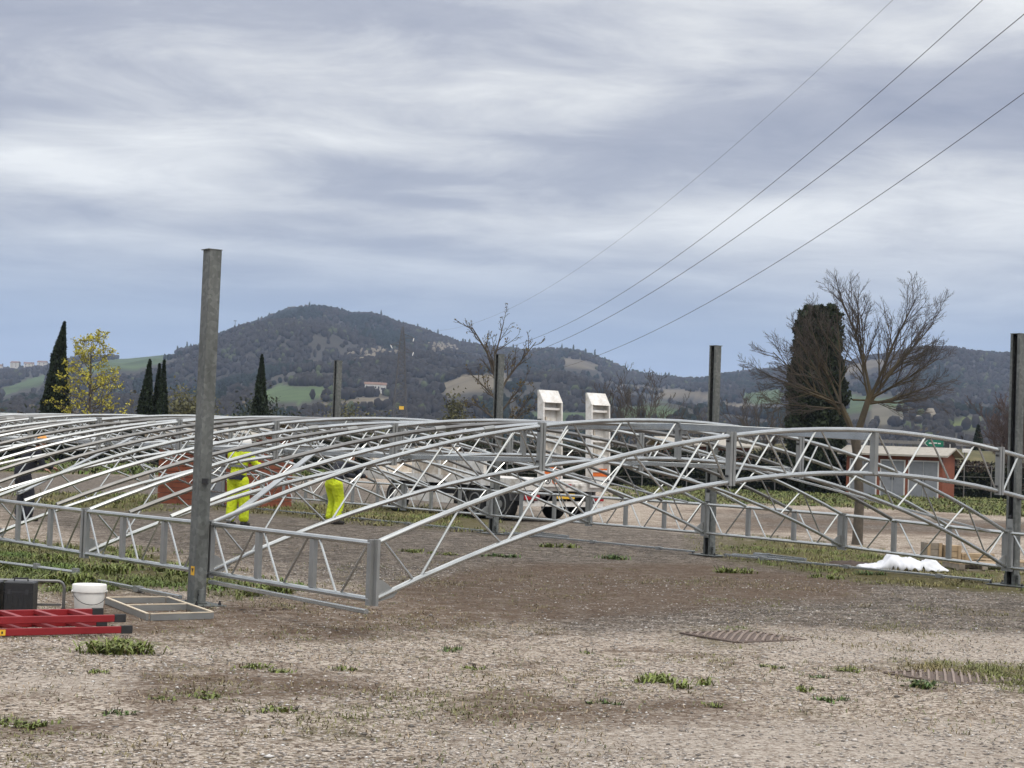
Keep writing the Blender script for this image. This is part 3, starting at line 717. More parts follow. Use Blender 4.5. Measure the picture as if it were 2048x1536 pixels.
def cypress(label, loc, h, wd, seed, lean=0.0, tips=1, n=9000, colr=(0.016, 0.025, 0.012), flat_top=False, leaf=0.16, zbase=0.12, group='dark columnar evergreens'):
    rng = np.random.default_rng(seed)
    t_ = empty('cypress_tree', loc, 0, label, 'tree', group)
    MB().tube([(0, 0, -0.1), (0, 0, h*0.3), (lean*.5, 0, h*0.75)], [wd*.07, wd*.055, 0.03], 8).build('trunk', MT['bark'], t_)
    def rad(z):   # radius profile at relative height
        if flat_top: return wd/2*np.where(z < .1, .75+z*2.2, np.where(z < .55, 1.0, 1.0-(z-.55)*.62))*np.where(z > .97, .8, 1)
        return wd/2*np.where(z < 0.12, 0.62+z*3.2, 1.0-0.98*np.clip((z-0.12)/0.88, 0, 1)**1.45)
    z = rng.random(n)**0.85; th = rng.random(n)*2*PI
    lump = 0.66 + 0.68*fbm(th*2.2 + seed, z*h*1.6 + seed*3, 4)
    fl = 1.0 + 0.10*np.sin(th*5 + z*9 + seed)
    q = np.sqrt(rng.uniform(0.5, 1.0, n))
    r = rad(z)*lump*fl*q
    zz = zbase*h + z*h*(1-zbase)
    P = np.stack([r*np.cos(th) + lean*np.clip(z, 0, 1)**3, r*np.sin(th), zz], 1)
    if flat_top:
        P[:, 2] += np.where(z > .8, 0.5*fbm(P[:, 0]*1.6+3, P[:, 1]*1.6, 3)*1.4 - .35, 0)
    cc = np.array(colr)*(0.45+1.1*rng.random((n, 1)))*(0.35+1.4*fbm(th*3, z*h*2.5, 3))[:, None]
    me = leaf_mesh('foliage', P, leaf*rng.uniform(.7, 1.4, n), cc, rng, 1.4, .45)
    link('crown', me, MT['leaf'], t_)
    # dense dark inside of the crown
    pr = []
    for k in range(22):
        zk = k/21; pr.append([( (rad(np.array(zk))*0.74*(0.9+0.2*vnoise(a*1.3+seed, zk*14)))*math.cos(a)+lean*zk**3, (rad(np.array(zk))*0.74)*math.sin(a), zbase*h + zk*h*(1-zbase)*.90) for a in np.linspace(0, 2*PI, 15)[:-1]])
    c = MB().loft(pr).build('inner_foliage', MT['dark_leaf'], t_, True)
    return t_
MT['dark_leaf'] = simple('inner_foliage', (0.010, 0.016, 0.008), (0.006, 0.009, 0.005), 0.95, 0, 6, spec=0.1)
GC = 'cypresses on the grass behind the frame'
cypress('tallest dark pointed cypress, its tip bent, beside the yellow budding tree', (-20.3, 80, 0), 6.6, 1.45, 3, 0.28, n=9000, group=GC)
cypress('widest cypress of the tight group of three', (-16.25, 80, 0), 5.05, 0.98, 5, 0.10, n=5500, group=GC)
cypress('slim middle cypress of the tight group of three', (-15.82, 80.3, 0), 4.9, 0.6, 6, 0.05, n=4000, group=GC)
cypress('cypress of the group of three farthest from the yellow budding tree', (-15.5, 79.8, 0), 5.05, 0.66, 7, 0.03, n=4200, group=GC)
cypress('single narrow cypress standing in front of a round grey-green tree', (-11.17, 80, 0), 5.45, 0.95, 8, 0.0, n=5500, group=GC)
cypress('thick ivy-dark column of evergreen with a blunt double top behind the bare tree', (15.6, 92, 0), 9.6, 2.85, 12, 0.0, n=26000, flat_top=True, leaf=0.24, colr=(0.019, 0.027, 0.012), zbase=0.0, group=None)

class Twigs:
    """grows branches; thick ones go to .wood, fine ones to .fine"""
    def __init__(s, seed, up=0.15, wob=0.16, droop=0.0):
        s.r = random.Random(seed); s.wood = MB(); s.fine = MB(); s.tips = []; s.up = up; s.wob = wob; s.droop = droop
    def grow(s, p, d, L, r, lev, kids, ratio=0.62, ang=0.6, start=0.25, minr=0.0035):
        R = s.r; seg = 5 if lev < 2 else 4; pts = [Vector(p)]; d = Vector(d).normalized(); rs = [r]
        for k in range(seg):
            d = (d + Vector((R.gauss(0, s.wob), R.gauss(0, s.wob), R.gauss(0, s.wob) + s.up*(0.6 if lev else .2)))).normalized()
            pts.append(pts[-1] + d*L/seg); rs.append(max(minr*.7, r*(1-0.72*(k+1)/seg)))
        (s.wood if r > 0.012 else s.fine).tube(pts, rs, 6 if r > 0.03 else (4 if r > .012 else 3), cap=False)
        s.tips.append(pts[-1])
        if lev >= len(kids): return
        for c in range(kids[lev]):
            f = start + (1-start)*((c + R.random()*.8)/kids[lev]); f = min(f, .97)
            i = min(int(f*seg), seg-1); q = pts[i].lerp(pts[i+1], f*seg-i)
            dd = (pts[i+1]-pts[i]).normalized()
            a = R.uniform(.6, 1.25)*ang; ax = Vector((R.gauss(0, 1), R.gauss(0, 1), R.gauss(0, .6))); ax = (ax - dd*ax.dot(dd)).normalized()
            nd_ = (dd*math.cos(a) + ax*math.sin(a))
            s.grow(q, nd_, L*ratio*R.uniform(.75, 1.2)*(1.15-.5*f), max(minr, rs[i]*.62), lev+1, kids, ratio, ang, .2, minr)

# big bare tree standing in the frame's row
tr = empty('bare_tree', (6.80, 34.95, 0), 0, 'large bare spreading tree with forked trunk in front of the dark evergreen column', 'tree')
tw = Twigs(21, 0.10, 0.12)
MB().tube([(0, 0, -.05), (0.0, 0, .1), (0.02, 0, .8), (-.03, 0, 1.6), (-.11, 0, 2.2)], [.13, .105, .092, .085, .10], 10).build('trunk', MT['bark'], tr, True)
tw.up, tw.wob = .05, .07
LF, RF = Vector((-.40, 0, 2.72)), Vector((.17, 0, 2.95))
tw.wood.tube([(-.12, 0, 2.05), (-.22, .02, 2.35), tuple(LF)], [.075, .06, .045], 8, False)
tw.wood.tube([(-.08, 0, 2.05), (.03, 0, 2.45), tuple(RF)], [.08, .066, .055], 8, False)
for k, (f, deg, L, r) in enumerate([(LF, -72, 1.25, .026), (LF, -55, 1.35, .028), (LF, -38, 1.35, .03), (LF, -20, 1.35, .03), (LF, 4, 1.45, .03),
                                    (RF, -22, 1.5, .03), (RF, -4, 1.8, .036), (RF, 12, 1.75, .034), (RF, 28, 1.65, .032), (RF, 44, 1.45, .03), (RF, 60, 1.3, .028), (RF, 76, 1.2, .026), (LF*.6+RF*.4, 88, 1.35, .02), (LF, -90, 1.1, .02)]):
    a_ = math.radians(deg); dy = .45*math.sin(k*2.3)
    tw.grow(f + Vector((0, 0, -.10*(k % 3))), (math.sin(a_), dy, math.cos(a_)), L*(1.32 if deg < 10 and f == LF else 1.2), r, 0, (11, 8, 5), .47, .58, .16, .0034)
tw.wood.build('limbs', MT['lichen_bark'], tr, True); tw.fine.build('crown', MT['twig'], tr)

# pollarded bare tree behind the low loader
tr = empty('bare_tree', (-0.35, 58, 0), 0, 'knobbly bare tree rising behind the slotted post at the low loader', 'tree')
tw = Twigs(35, 0.10, 0.10)
MB().tube([(0, 0, -.05), (0, 0, 1), (.03, 0, 2.2), (.0, 0, 3.4)], [.15, .12, .10, .07], 9).build('trunk', MT['bark'], tr, True)
for p, d, L, r in [((0, 0, 3.3), (-.06, 0, 1), 2.5, .06), ((0, 0, 3.2), (-.24, .1, 1), 2.6, .05), ((0, 0, 3.5), (.18, 0, 1), 2.0, .045), ((0, 0, 3.0), (-.5, .1, .8), 1.5, .04), ((0, 0, 2.8), (.5, .1, .9), 1.4, .04), ((0, 0, 2.5), (-.9, 0, .5), 1.3, .035), ((0, 0, 2.2), (.8, -.2, .6), 1.5, .035), ((0, 0, 2.0), (.5, .3, .7), 1.7, .03), ((0, 0, 1.8), (-.6, .3, .5), 1.4, .03)]:
    tw.grow(p, d, L, r, 0, (8, 5, 4), .36, .65, .15, .0065)
tw.wood.build('limbs', MT['bark'], tr, True); tw.fine.build('crown', MT['twig'], tr)
rng = np.random.default_rng(4); tp = np.array([tuple(p) for p in tw.tips]); tp = tp[rng.integers(0, len(tp), 420)] + rng.normal(0, .04, (420, 3))
link('buds', leaf_mesh('buds', tp, .09, np.tile((.10, .075, .02), (420, 1))*rng.uniform(.6, 1.5, (420, 1)), rng), MT['leaf'], tr)

# yellow budding tree
tr = empty('budding_tree', (-18.3, 78, 0), 0, 'small tree covered with yellow-green spring buds', 'tree')
tw = Twigs(8, 0.12, 0.10)
MB().tube([(0, 0, -.05), (0, 0, 1.6), (.02, 0, 3.5), (-.02, 0, 5.5)], [.09, .075, .05, .02], 8).build('trunk', MT['bark'], tr, True)
R_ = random.Random(2)
for k in range(30):
    z = 1.75 + 3.9*k/29; a = k*2.4; L = 1.55*(1-((z-1.75)/4.6))**.75 + .25
    tw.grow((0, 0, z), (math.cos(a), math.sin(a), .55), L, .03*(1-.5*k/30), 0, (6, 4), .45, .7, .2, .006)
tw.wood.build('limbs', MT['bark'], tr, True); tw.fine.build('twigs', MT['twig'], tr)
tp = np.array([tuple(p) for p in tw.tips]); n_ = 3400; tp = tp[rng.integers(0, len(tp), n_)] + rng.normal(0, .055, (n_, 3))
link('crown', leaf_mesh('crown', tp, .115*rng.uniform(.6, 1.3, n_), np.tile((.42, .38, .055), (n_, 1))*rng.uniform(.55, 1.25, (n_, 1)), rng), MT['leaf'], tr)

def bush(name, label, loc, size, colr, n, seed, leaf=.12, cat='bush', group=None, twigs=14, zc=.55):
    """clumpy shrub or round crown: leaf-sized faces in uneven lobes on a few stems"""
    rng = np.random.default_rng(seed)
    t_ = empty(name, loc, 0, label, cat, group)
    lob = rng.normal(0, .28, (12, 3))*np.array(size) ; lob[:, 2] = np.abs(lob[:, 2])*.9 + size[2]*(zc-.2)
    k = rng.integers(0, 12, n); P = lob[k] + rng.normal(0, .155, (n, 3))*np.array(size)
    P[:, 2] = np.abs(P[:, 2])
    sh = (0.7+0.6*rng.random((12, 1)))[k]
    link('crown', leaf_mesh('crown', P, leaf*rng.uniform(.6, 1.4, n), np.array(colr)*sh*rng.uniform(.6, 1.35, (n, 1)), rng), MT['leaf'], t_)
    m = MB()
    for i in range(twigs):
        e = lob[i % 12]; m.tube([(0, 0, -.05), (e[0]*.3, e[1]*.3, e[2]*.5), tuple(e)], [size[2]*.018, size[2]*.012, size[2]*.004], 4, False)
    m.build('stems', MT['bark'], t_)
    return t_
def bare_bush(label, loc, h, spread, seed, kids=(5, 4, 3), stems=7, cat='tree', group=None, mat='twig', r=.03):
    t_ = empty('bare_tree', loc, 0, label, cat, group)
    tw = Twigs(seed, .14, .14); R = random.Random(seed)
    MB().tube([(0, 0, -.05), (0, 0, h*.18), (.02, 0, h*.34)], [r*2.2, r*1.8, r*1.5], 7).build('trunk', MT['bark'], t_, True)
    for i in range(stems):
        a = 2*PI*i/stems + R.random(); tw.grow((0, 0, h*R.uniform(.15, .33)), (math.cos(a)*spread, math.sin(a)*spread, 1), h*R.uniform(.45, .68), r, 0, kids, .5, .55, .2, h*.0021)
    tw.wood.build('limbs', MT[mat], t_); tw.fine.build('crown', MT[mat], t_)
    return t_
bush('round_tree', 'round grey-green leafy tree behind the single narrow cypress', (-13.5, 98, 0), (2.3, 1.9, 3.9), (.035, .043, .028), 7000, 41, .2, 'tree')
def pale(x, y, s, h, seed, lab): return bush('willow_bush', lab, (x, y, 0), (s, s*.8, h), (.115, .11, .05), 7000, seed, .24, 'tree', 'pale willows below the hills')
pale(-13.0, 150, 5.5, 4.6, 51, 'broad pale green willow below the hill, beside the slotted post behind the stooping worker')
pale(-5.0, 150, 2.6, 4.6, 52, 'small pale green willow between the pylon and the knobbly bare tree')
pale(-27, 150, 4, 5.5, 53, 'pale willow behind the group of three cypresses')
GB = 'bare trees below the hills'
MT['twig_red'] = simple('reddish_twigs', (0.085, 0.055, 0.045), (0.05, 0.036, 0.03), 0.9, 0, 5)
bare_bush('bare rounded tree just behind the ramp with orange plates', (7.0, 120, 0), 7.2, .55, 61, group=GB, r=.05)
bare_bush('thin upright bare tree beside the rounded bare tree', (9.6, 125, 0), 6.4, .30, 62, group=GB, r=.04)
bare_bush('low bare tree right in front of the green field', (12.0, 120, 0), 5.2, .5, 63, group=GB, r=.04)
bare_bush('bare bushy tree left of the dark evergreen column', (14.8, 105, 0), 6.0, .7, 64, (6, 5, 3), 9, group=GB, r=.04)
bare_bush('dense reddish bare tree beside the dark slotted post at the pallets', (29.4, 106, 0), 5.8, .6, 65, (7, 6, 4), 12, group=GB, mat='twig_red', r=.04)
bare_bush('second dense reddish bare tree beyond the hedge', (32.2, 112, 0), 6.8, .55, 66, (7, 6, 4), 12, group=GB, mat='twig_red', r=.05)
bare_bush('tall thin bare tree before the green field', (10.8, 150, 0), 8.5, .22, 67, group=GB, r=.05)
cypress('dark slender evergreen by the yellow-green field', (44.2, 170, 0), 5.6, 1.7, 15, 0, n=3000, leaf=.3, group=None)
# dark scrub along the foot of the hills
n_ = 1500; sx = RNG.uniform(-90, 120, n_); sy = RNG.uniform(230, 600, n_)
ok = (fbm(sx/30, sy/60, 3) > .42) & (np.abs(sx/sy) < .4); sx, sy = sx[ok], sy[ok]; n_ = len(sx)
hh = RNG.uniform(1.2, 3.6, n_); rr_ = RNG.uniform(1.5, 4, n_)
P_ = np.repeat(np.stack([sx, sy, hh], 1), 26, 0) + RNG.normal(0, .5, (n_*26, 3))*np.repeat(np.stack([rr_, rr_, hh*.9], 1), 26, 0); P_[:, 2] = np.abs(P_[:, 2])
cb = np.where(RNG.random((n_, 1)) < .25, (.03, .04, .02), (.085, .074, .06))*RNG.uniform(.7, 1.3, (n_, 1))
sc_ = link('scrub', leaf_mesh('scrub', P_, RNG.uniform(.5, 1.1, len(P_)), np.repeat(cb, 26, 0)*RNG.uniform(.7, 1.3, (len(P_), 1)), RNG), MT['leaf'])
tag(sc_, 'grey-brown winter scrub in the valley below the hills', 'scrub', kind='stuff')

# hedge with wire fence
hd = empty('hedge', (0, 0, 0), 0, 'long dark evergreen hedge behind the shed and the low loader', 'hedge')
def hedge_y(x): return 93 + .12*(x-10)
n_ = 42000; hx = RNG.uniform(-8.5, 52, n_); top_ = 1.75 + .5*fbm(hx*.6, hx*0+1, 3)
hp = np.stack([hx, hedge_y(hx) + RNG.uniform(-.55, .55, n_), top_*RNG.random(n_)**.7], 1)
hcol = np.array((.020, .024, .012))*RNG.uniform(.4, 1.7, (n_, 1))*(0.6+.8*fbm(hx*2, hp[:, 2]*3, 3))[:, None]
brn = fbm(hx*.5+4, hp[:, 2]*1.2, 3) > .62; hcol[brn] = np.array((.055, .04, .028))*RNG.uniform(.5, 1.4, (brn.sum(), 1))
link('foliage', leaf_mesh('foliage', hp, .2*RNG.uniform(.6, 1.4, n_), hcol, RNG), MT['leaf'], hd)
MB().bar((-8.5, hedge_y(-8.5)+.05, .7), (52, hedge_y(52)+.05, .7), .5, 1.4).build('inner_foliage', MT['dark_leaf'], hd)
hl = empty('hedge', (0, 0, 0), 0, 'dark hedge behind the cypresses', 'hedge')
n_ = 26000; hx = RNG.uniform(-46, -9, n_); hp = np.stack([hx, 112 + RNG.uniform(-.9, .9, n_), (2.0+.9*fbm(hx*.4, hx*0+5, 3))*RNG.random(n_)**.7], 1)
link('foliage', leaf_mesh('foliage', hp, .26*RNG.uniform(.6, 1.4, n_), np.array((.022, .028, .016))*RNG.uniform(.4, 1.7, (n_, 1)), RNG), MT['leaf'], hl)
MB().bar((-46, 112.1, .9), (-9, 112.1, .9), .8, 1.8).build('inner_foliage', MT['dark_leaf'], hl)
fe = empty('wire_fence', (0, 0, 0), 0, 'thin wire fence on pale posts along the dark hedge', 'fence')
MT['fence'] = simple('pale_posts', (.22, .21, .20), (.14, .135, .13), .7, .3, 8)
for k in range(26):
    x = -7 + 2.3*k; MB().tube([(x, hedge_y(x)-.8, -.05), (x, hedge_y(x)-.8, 1.75)], .028, 6).build('fence_post', MT['fence'], fe)
for z in (.5, 1.1, 1.68): MB().tube([(-7, hedge_y(-7)-.8, z), (50.5, hedge_y(50.5)-.8, z)], .008, 4).build('wire', MT['fence'], fe)

# road bank beyond the hedge
V_ = []; xs = np.linspace(-10, 130, 71)
prof = [(-9, -.05), (-6, .6), (-2.5, 2.3), (0, 2.9), (7, 2.95), (9, 2.6), (16, -.05)]
by = lambda x: 150 + .16*(x-30)
for x in xs:
    k_ = np.clip((x+10)/35, 0, 1); k_ = k_*k_*(3-2*k_)
    for o, z in prof: V_.append((x, by(x)+o, z*k_ + (.25*vnoise(x*.3, o*.4) if z > 0 else 0)*k_))
q_ = np.arange(len(V_)).reshape(len(xs), -1)
bF = np.stack([q_[:-1, :-1], q_[1:, :-1], q_[1:, 1:], q_[:-1, 1:]], -1).reshape(-1, 4)
m, t, b = new_mat('bank_grass'); t.links.new(ramp_n(t, noise(t, .5, 7, .7), [(.3, (.05, .048, .02)), (.55, (.095, .085, .035)), (.75, (.15, .125, .06))]), b.inputs['Base Color']); b.inputs['Roughness'].default_value = .95
bk = link('road_bank', np_mesh('road_bank', np.array(V_), bF), m, smooth=True); tag(bk, kind='structure')
gr = empty('guard_rail', (0, 0, 0), 0, 'grey crash barrier along the raised road behind the shed', 'barrier')
xs = np.linspace(8, 110, 35)
def bz(x):
    k_ = np.clip((x+10)/35, 0, 1); return float(k_*k_*(3-2*k_)*2.9)
for k in range(len(xs)-1):
    MB().bar((xs[k], by(xs[k])-.2, bz(xs[k])+.62), (xs[k+1], by(xs[k+1])-.2, bz(xs[k+1])+.62), .06, .28).build('rail_panel', MT['fence'], gr)
for x in xs: MB().box((x, by(x)-.12, bz(x)+.35), (.1, .1, .8)).build('rail_post', MT['fence'], gr)

# ------------------------------------------------------------------ loose cover of the ground
def frustum_pts(n, y0, y1, rng, pw=1.0, half=.30):
    y = y0 + (y1-y0)*rng.random(n)**pw; x = y*rng.uniform(-half, half, n); return x, y
rng = np.random.default_rng(77)
# gravel stones
n_ = 60000; sx, sy = frustum_pts(n_, 8.0, 24, rng, 1.25)
mg = soft_mask(sx, sy, GRASS, .5, 3); md = soft_mask(sx, sy, DIRT, .45, 3)
ok = (rng.random(n_) > .85*mg) & (rng.random(n_) > .6*md) & (fbm(sx*.7+2, sy*.7, 4) + .12*rng.normal(size=n_) > .42); sx, sy = sx[ok], sy[ok]; n_ = len(sx)
sz = .0045 + .0085*rng.random(n_)**2.5; big = rng.random(n_) < .01; sz[big] *= 1.8
OCT = np.array([(1, 0, 0), (0, 1, 0), (-1, 0, 0), (0, -1, 0), (0, 0, .7), (0, 0, -.7)], float)
OF = np.array([(0, 1, 4), (1, 2, 4), (2, 3, 4), (3, 0, 4), (1, 0, 5), (2, 1, 5), (3, 2, 5), (0, 3, 5)])
V_ = OCT[None]*(.7+.6*rng.random((n_, 6, 1))); a_ = rng.random(n_)*2*PI; c_, s_ = np.cos(a_)[:, None], np.sin(a_)[:, None]
V_ = np.stack([V_[..., 0]*c_-V_[..., 1]*s_, V_[..., 0]*s_+V_[..., 1]*c_, V_[..., 2]], -1)*sz[:, None, None]*np.array([1.3, 1.3, .8])
V_ += np.stack([sx, sy, ground_z(sx, sy)+sz*.25], 1)[:, None]
F_ = (OF[None] + 6*np.arange(n_)[:, None, None]).reshape(-1, 3)
sc0 = np.array((.36, .325, .29))*rng.uniform(.35, 1.5, (n_, 1)); sc0[rng.random(n_) < .04] = (.62, .60, .57)
MT['stone'] = tinted('stones', .9, 'tint', .15, 60, .2)
gv = link('gravel', np_mesh('gravel', V_.reshape(-1, 3), F_, np.repeat(sc0, 6, 0)), MT['stone'])
tag(gv, 'loose pale gravel strewn over the bare ground', 'gravel', kind='stuff')

def blades(P, h, w_, lean, cols, rng):
    """curved tapering blades: two quads each"""
    n = len(P); a = rng.random(n)*2*PI; dx = np.stack([np.cos(a), np.sin(a), np.zeros(n)], 1); sx_ = np.stack([-np.sin(a), np.cos(a), np.zeros(n)], 1)
    up = np.array([0, 0, 1.0]); h = h[:, None]; w_ = w_[:, None]; lean = lean[:, None]
    m_ = P + up*h*.62 + dx*h*lean*.35; e_ = P + up*h*(1-.35*lean) + dx*h*lean
    V = np.stack([P - sx_*w_*.5, P + sx_*w_*.5, m_ + sx_*w_*.45, m_ - sx_*w_*.45, e_], 1).reshape(-1, 3)
    o = 5*np.arange(n)[:, None]
    F = np.concatenate([o+np.array([[0, 1, 2]]), o+np.array([[0, 2, 3]]), o+np.array([[3, 2, 4]])])
    return V, F, np.repeat(cols, 5, 0)
MT['grass'] = tinted('grass_blades', .7, 'tint', .12, 5, .25)
def grass_stuff(name, lab, polys, n, y0, y1, h0, h1, wd, per, spread, half=.31, cols=((.12, .155, .038), (.20, .165, .075))):
    x, y = frustum_pts(n, y0, y1, rng, 1.0, half)
    mk = soft_mask(x, y, polys, .5, 4); thr = .56 if name == 'low_weeds' else (.45 if y1 < 29 and y0 > 16.5 else .38)
    ok = rng.random(n) < mk*np.clip((fbm(x*1.1, y*.8, 4)-thr)*6, 0.04 if thr < .5 else .01, 1); x, y = x[ok], y[ok]
    m_ = len(x); sz = rng.uniform(.5, 1.3, m_)*(.6+.8*fbm(x*.8+9, y*.5, 3))
    X = np.repeat(np.stack([x, y], 1), per, 0) + rng.normal(0, 1, (m_*per, 2))*spread*np.repeat(sz, per)[:, None]
    P = np.concatenate([X, ground_z(X[:, 0], X[:, 1])[:, None]-.004], 1); S = np.repeat(sz, per)
    cm = np.clip(fbm(X[:, 0]*1.3, X[:, 1]*1.0, 3)*2-.6, 0, 1)[:, None]
    C = (np.array(cols[0])*(1-cm) + np.array(cols[1])*cm)*rng.uniform(.55, 1.45, (len(P), 1))
    V, F, C = blades(P, rng.uniform(h0, h1, len(P))*S, wd*rng.uniform(.6, 1.3, len(P)), rng.uniform(.4, 2.0, len(P)), C, rng)
    return tag(link(name, np_mesh(name, V, F, C), MT['grass']), lab, 'grass', kind='stuff')
grass_stuff('grass', 'green weeds and grass behind the white bucket', GRASS[:1], 15000, 17, 28, .03, .10, .013, 14, .07, .31, ((.10, .15, .032), (.16, .15, .06)))
grass_stuff('grass', 'weedy grass along the row of slotted posts', GRASS[1:2], 9000, 22, 38, .03, .09, .010, 10, .07)
grass_stuff('grass', 'weeds between the frame and the low loader', GRASS[3:4]+GRASS[7:8], 6000, 33, 52, .04, .14, .018, 10, .12)
grass_stuff('grass', 'green grass verge before the shed and hedge', [GRASS[2]], 11000, 58, 92, .05, .17, .05, 9, .3, .33, ((.09, .12, .03), (.16, .15, .055)))
grass_stuff('grass', 'green meadow around the cypresses', [GRASS[4]], 6000, 70, 130, .08, .22, .08, 8, .3, .33, ((.07, .11, .02), (.10, .12, .03)))
grass_stuff('grass', 'short grass round the iron covers', GRASS[5:7], 9000, 12.5, 17, .02, .055, .006, 10, .035)
grass_stuff('low_weeds', 'thin low olive weeds matted over the bare gravel', [[(-6, 8), (6, 8), (9, 26), (-9, 26)]], 9000, 8.5, 25, .012, .04, .007, 9, .05, .3, ((.15, .15, .06), (.20, .15, .09)))
# sparse stubble and litter all over the yard
x, y = frustum_pts(26000, 8.2, 30, rng, 1.2); ok = fbm(x*.8+5, y*.6+2, 4)+.05*rng.normal(size=len(x)) > .52; x, y = x[ok], y[ok]; n_ = len(x)
C = np.where(rng.random((n_, 1)) < .25, (.12, .13, .05), (.27, .21, .14))*rng.uniform(.5, 1.4, (n_, 1))
V, F, C = blades(np.stack([x, y, ground_z(x, y)-.002], 1), rng.uniform(.012, .045, n_), rng.uniform(.004, .008, n_), rng.uniform(1.3, 2.4, n_), C, rng)
tag(link('dry_stubble', np_mesh('dry_stubble', V, F, C), MT['grass']), 'dry stubble and litter scattered over the gravel yard', 'stubble', kind='stuff')

# single weed clumps one can pick out
def weed(x, y, r, h, n, seed, lab, broad=1.0, dark=False, grp='weed clumps in the gravel'):
    g = np.random.default_rng(seed); t_ = empty('weed_clump', (x, y, 0), 0, lab, 'weed', grp)
    n = int(n*1.5); q = np.abs(g.normal(0, .5, n))*r*(.75+.5*vnoise(np.arange(n)*.13+seed, seed)); cl_ = g.normal(0, r*.45, (6, 2)); ci_ = g.integers(0, 6, n); q = q*.55; a = g.random(n)*2*PI; P = np.stack([q*np.cos(a)+cl_[ci_, 0], q*np.sin(a)*.8+cl_[ci_, 1], np.zeros(n)], 1)
    P[:, 2] = ground_z(P[:, 0]+x, P[:, 1]+y)-.003
    base = np.array((.085, .13, .04) if dark else (.155, .185, .05)); C = base*g.uniform(.5, 1.5, (n, 1)); C[g.random(n) < .1] = (.2, .17, .08)
    V, F, C = blades(P, g.uniform(.35, 1, n)*h*(1.2-.5*np.clip(q/r, 0, 1.4)), g.uniform(.009, .018, n)*broad, g.uniform(.5, 2.0, n), C, g)
    link('leaves', np_mesh('leaves', V, F, C), MT['grass'], t_)
    m_ = MB(); [m_.tube([(P[i][0], P[i][1], P[i][2]-.01), (P[i][0]*1.2, P[i][1]*1.2, h*.8)], [.004, .002], 4) for i in range(0, n, max(1, n//7))]
    tag(m_.build('stalks', MT['twig'], t_), kind='stuff')
    return t_
WL = 'small green weed clump growing in the open gravel'
weed(-2.88, 13.19, .30, .13, 300, 1, 'largest leafy weed clump, in front of the red ladder', 1.1)
weed(1.20, 12.55, .24, .085, 130, 2, 'spreading weed clump midway across the open gravel')
weed(2.95, 12.85, .10, .07, 70, 3, 'dark green broad-leaved weed beside the iron cover in grass', 2.0, True)
WN = {4: 'small weed clump halfway between the two iron covers', 17: 'tiny weed clump just off the iron cover lying among grass', 3: 'small weed clump on the gravel facing the cover among grass', 12: 'small weed clump nearest the dark broad-leaved weed on bare gravel', 0: 'weed clump nearest the bare corner of the frame', 6: 'small weed clump straight in front of the largest leafy clump', 5: 'small weed clump on the brown patch in the open gravel'}
for i, (x, y) in enumerate([(-0.37, 14.17), (-0.21, 13.07), (0.66, 14.43), (2.07, 12.51), (2.33, 13.22), (1.36, 11.5), (-2.64, 11.99), (-2.04, 10.86), (-2.2, 10.34), (-2.48, 9.77), (-1.31, 10.62), (-1.1, 12.72), (2.17, 11.94), (-1.51, 12.35), (-1.77, 11.01), (2.06, 13.75), (0.65, 11.48), (2.61, 13.75), (-2.61, 9.69), (-1.76, 12.61)]):
    s = .6 + .5*rnd.random(); weed(x, y, .13*s, .048*s, int(38*s), 100+i, WN.get(i, WL), 1.0, i % 4 == 0)
WM = 'low weed clump on the brown soil under the frame'
for i, (x, y) in enumerate([(1.65, 27.31), (4.45, 24.74), (-1.44, 27.1), (-0.09, 26.65), (-0.94, 26.76), (0.9, 30.07), (5.22, 25.64), (3.3, 25.2)]):
    s = .9 + .8*rnd.random(); weed(x, y, .2*s, .07*s, int(60*s), 140+i, WM, 1.5, i % 3 == 0, 'weed clumps under the frame')
WH = 'tall leafy weed in the green strip behind the white bucket'
for i, (x, y) in enumerate([(-4.6, 19.1), (-5.6, 22.3), (-4.9, 22.9), (-4.1, 21.6), (-3.55, 20.4), (-2.55, 18.7), (-5.9, 20.7), (-4.55, 20.7)]):
    weed(x, y, .33, .17, 200, 160+i, WH, 1.3, False, 'tall weeds behind the bucket')

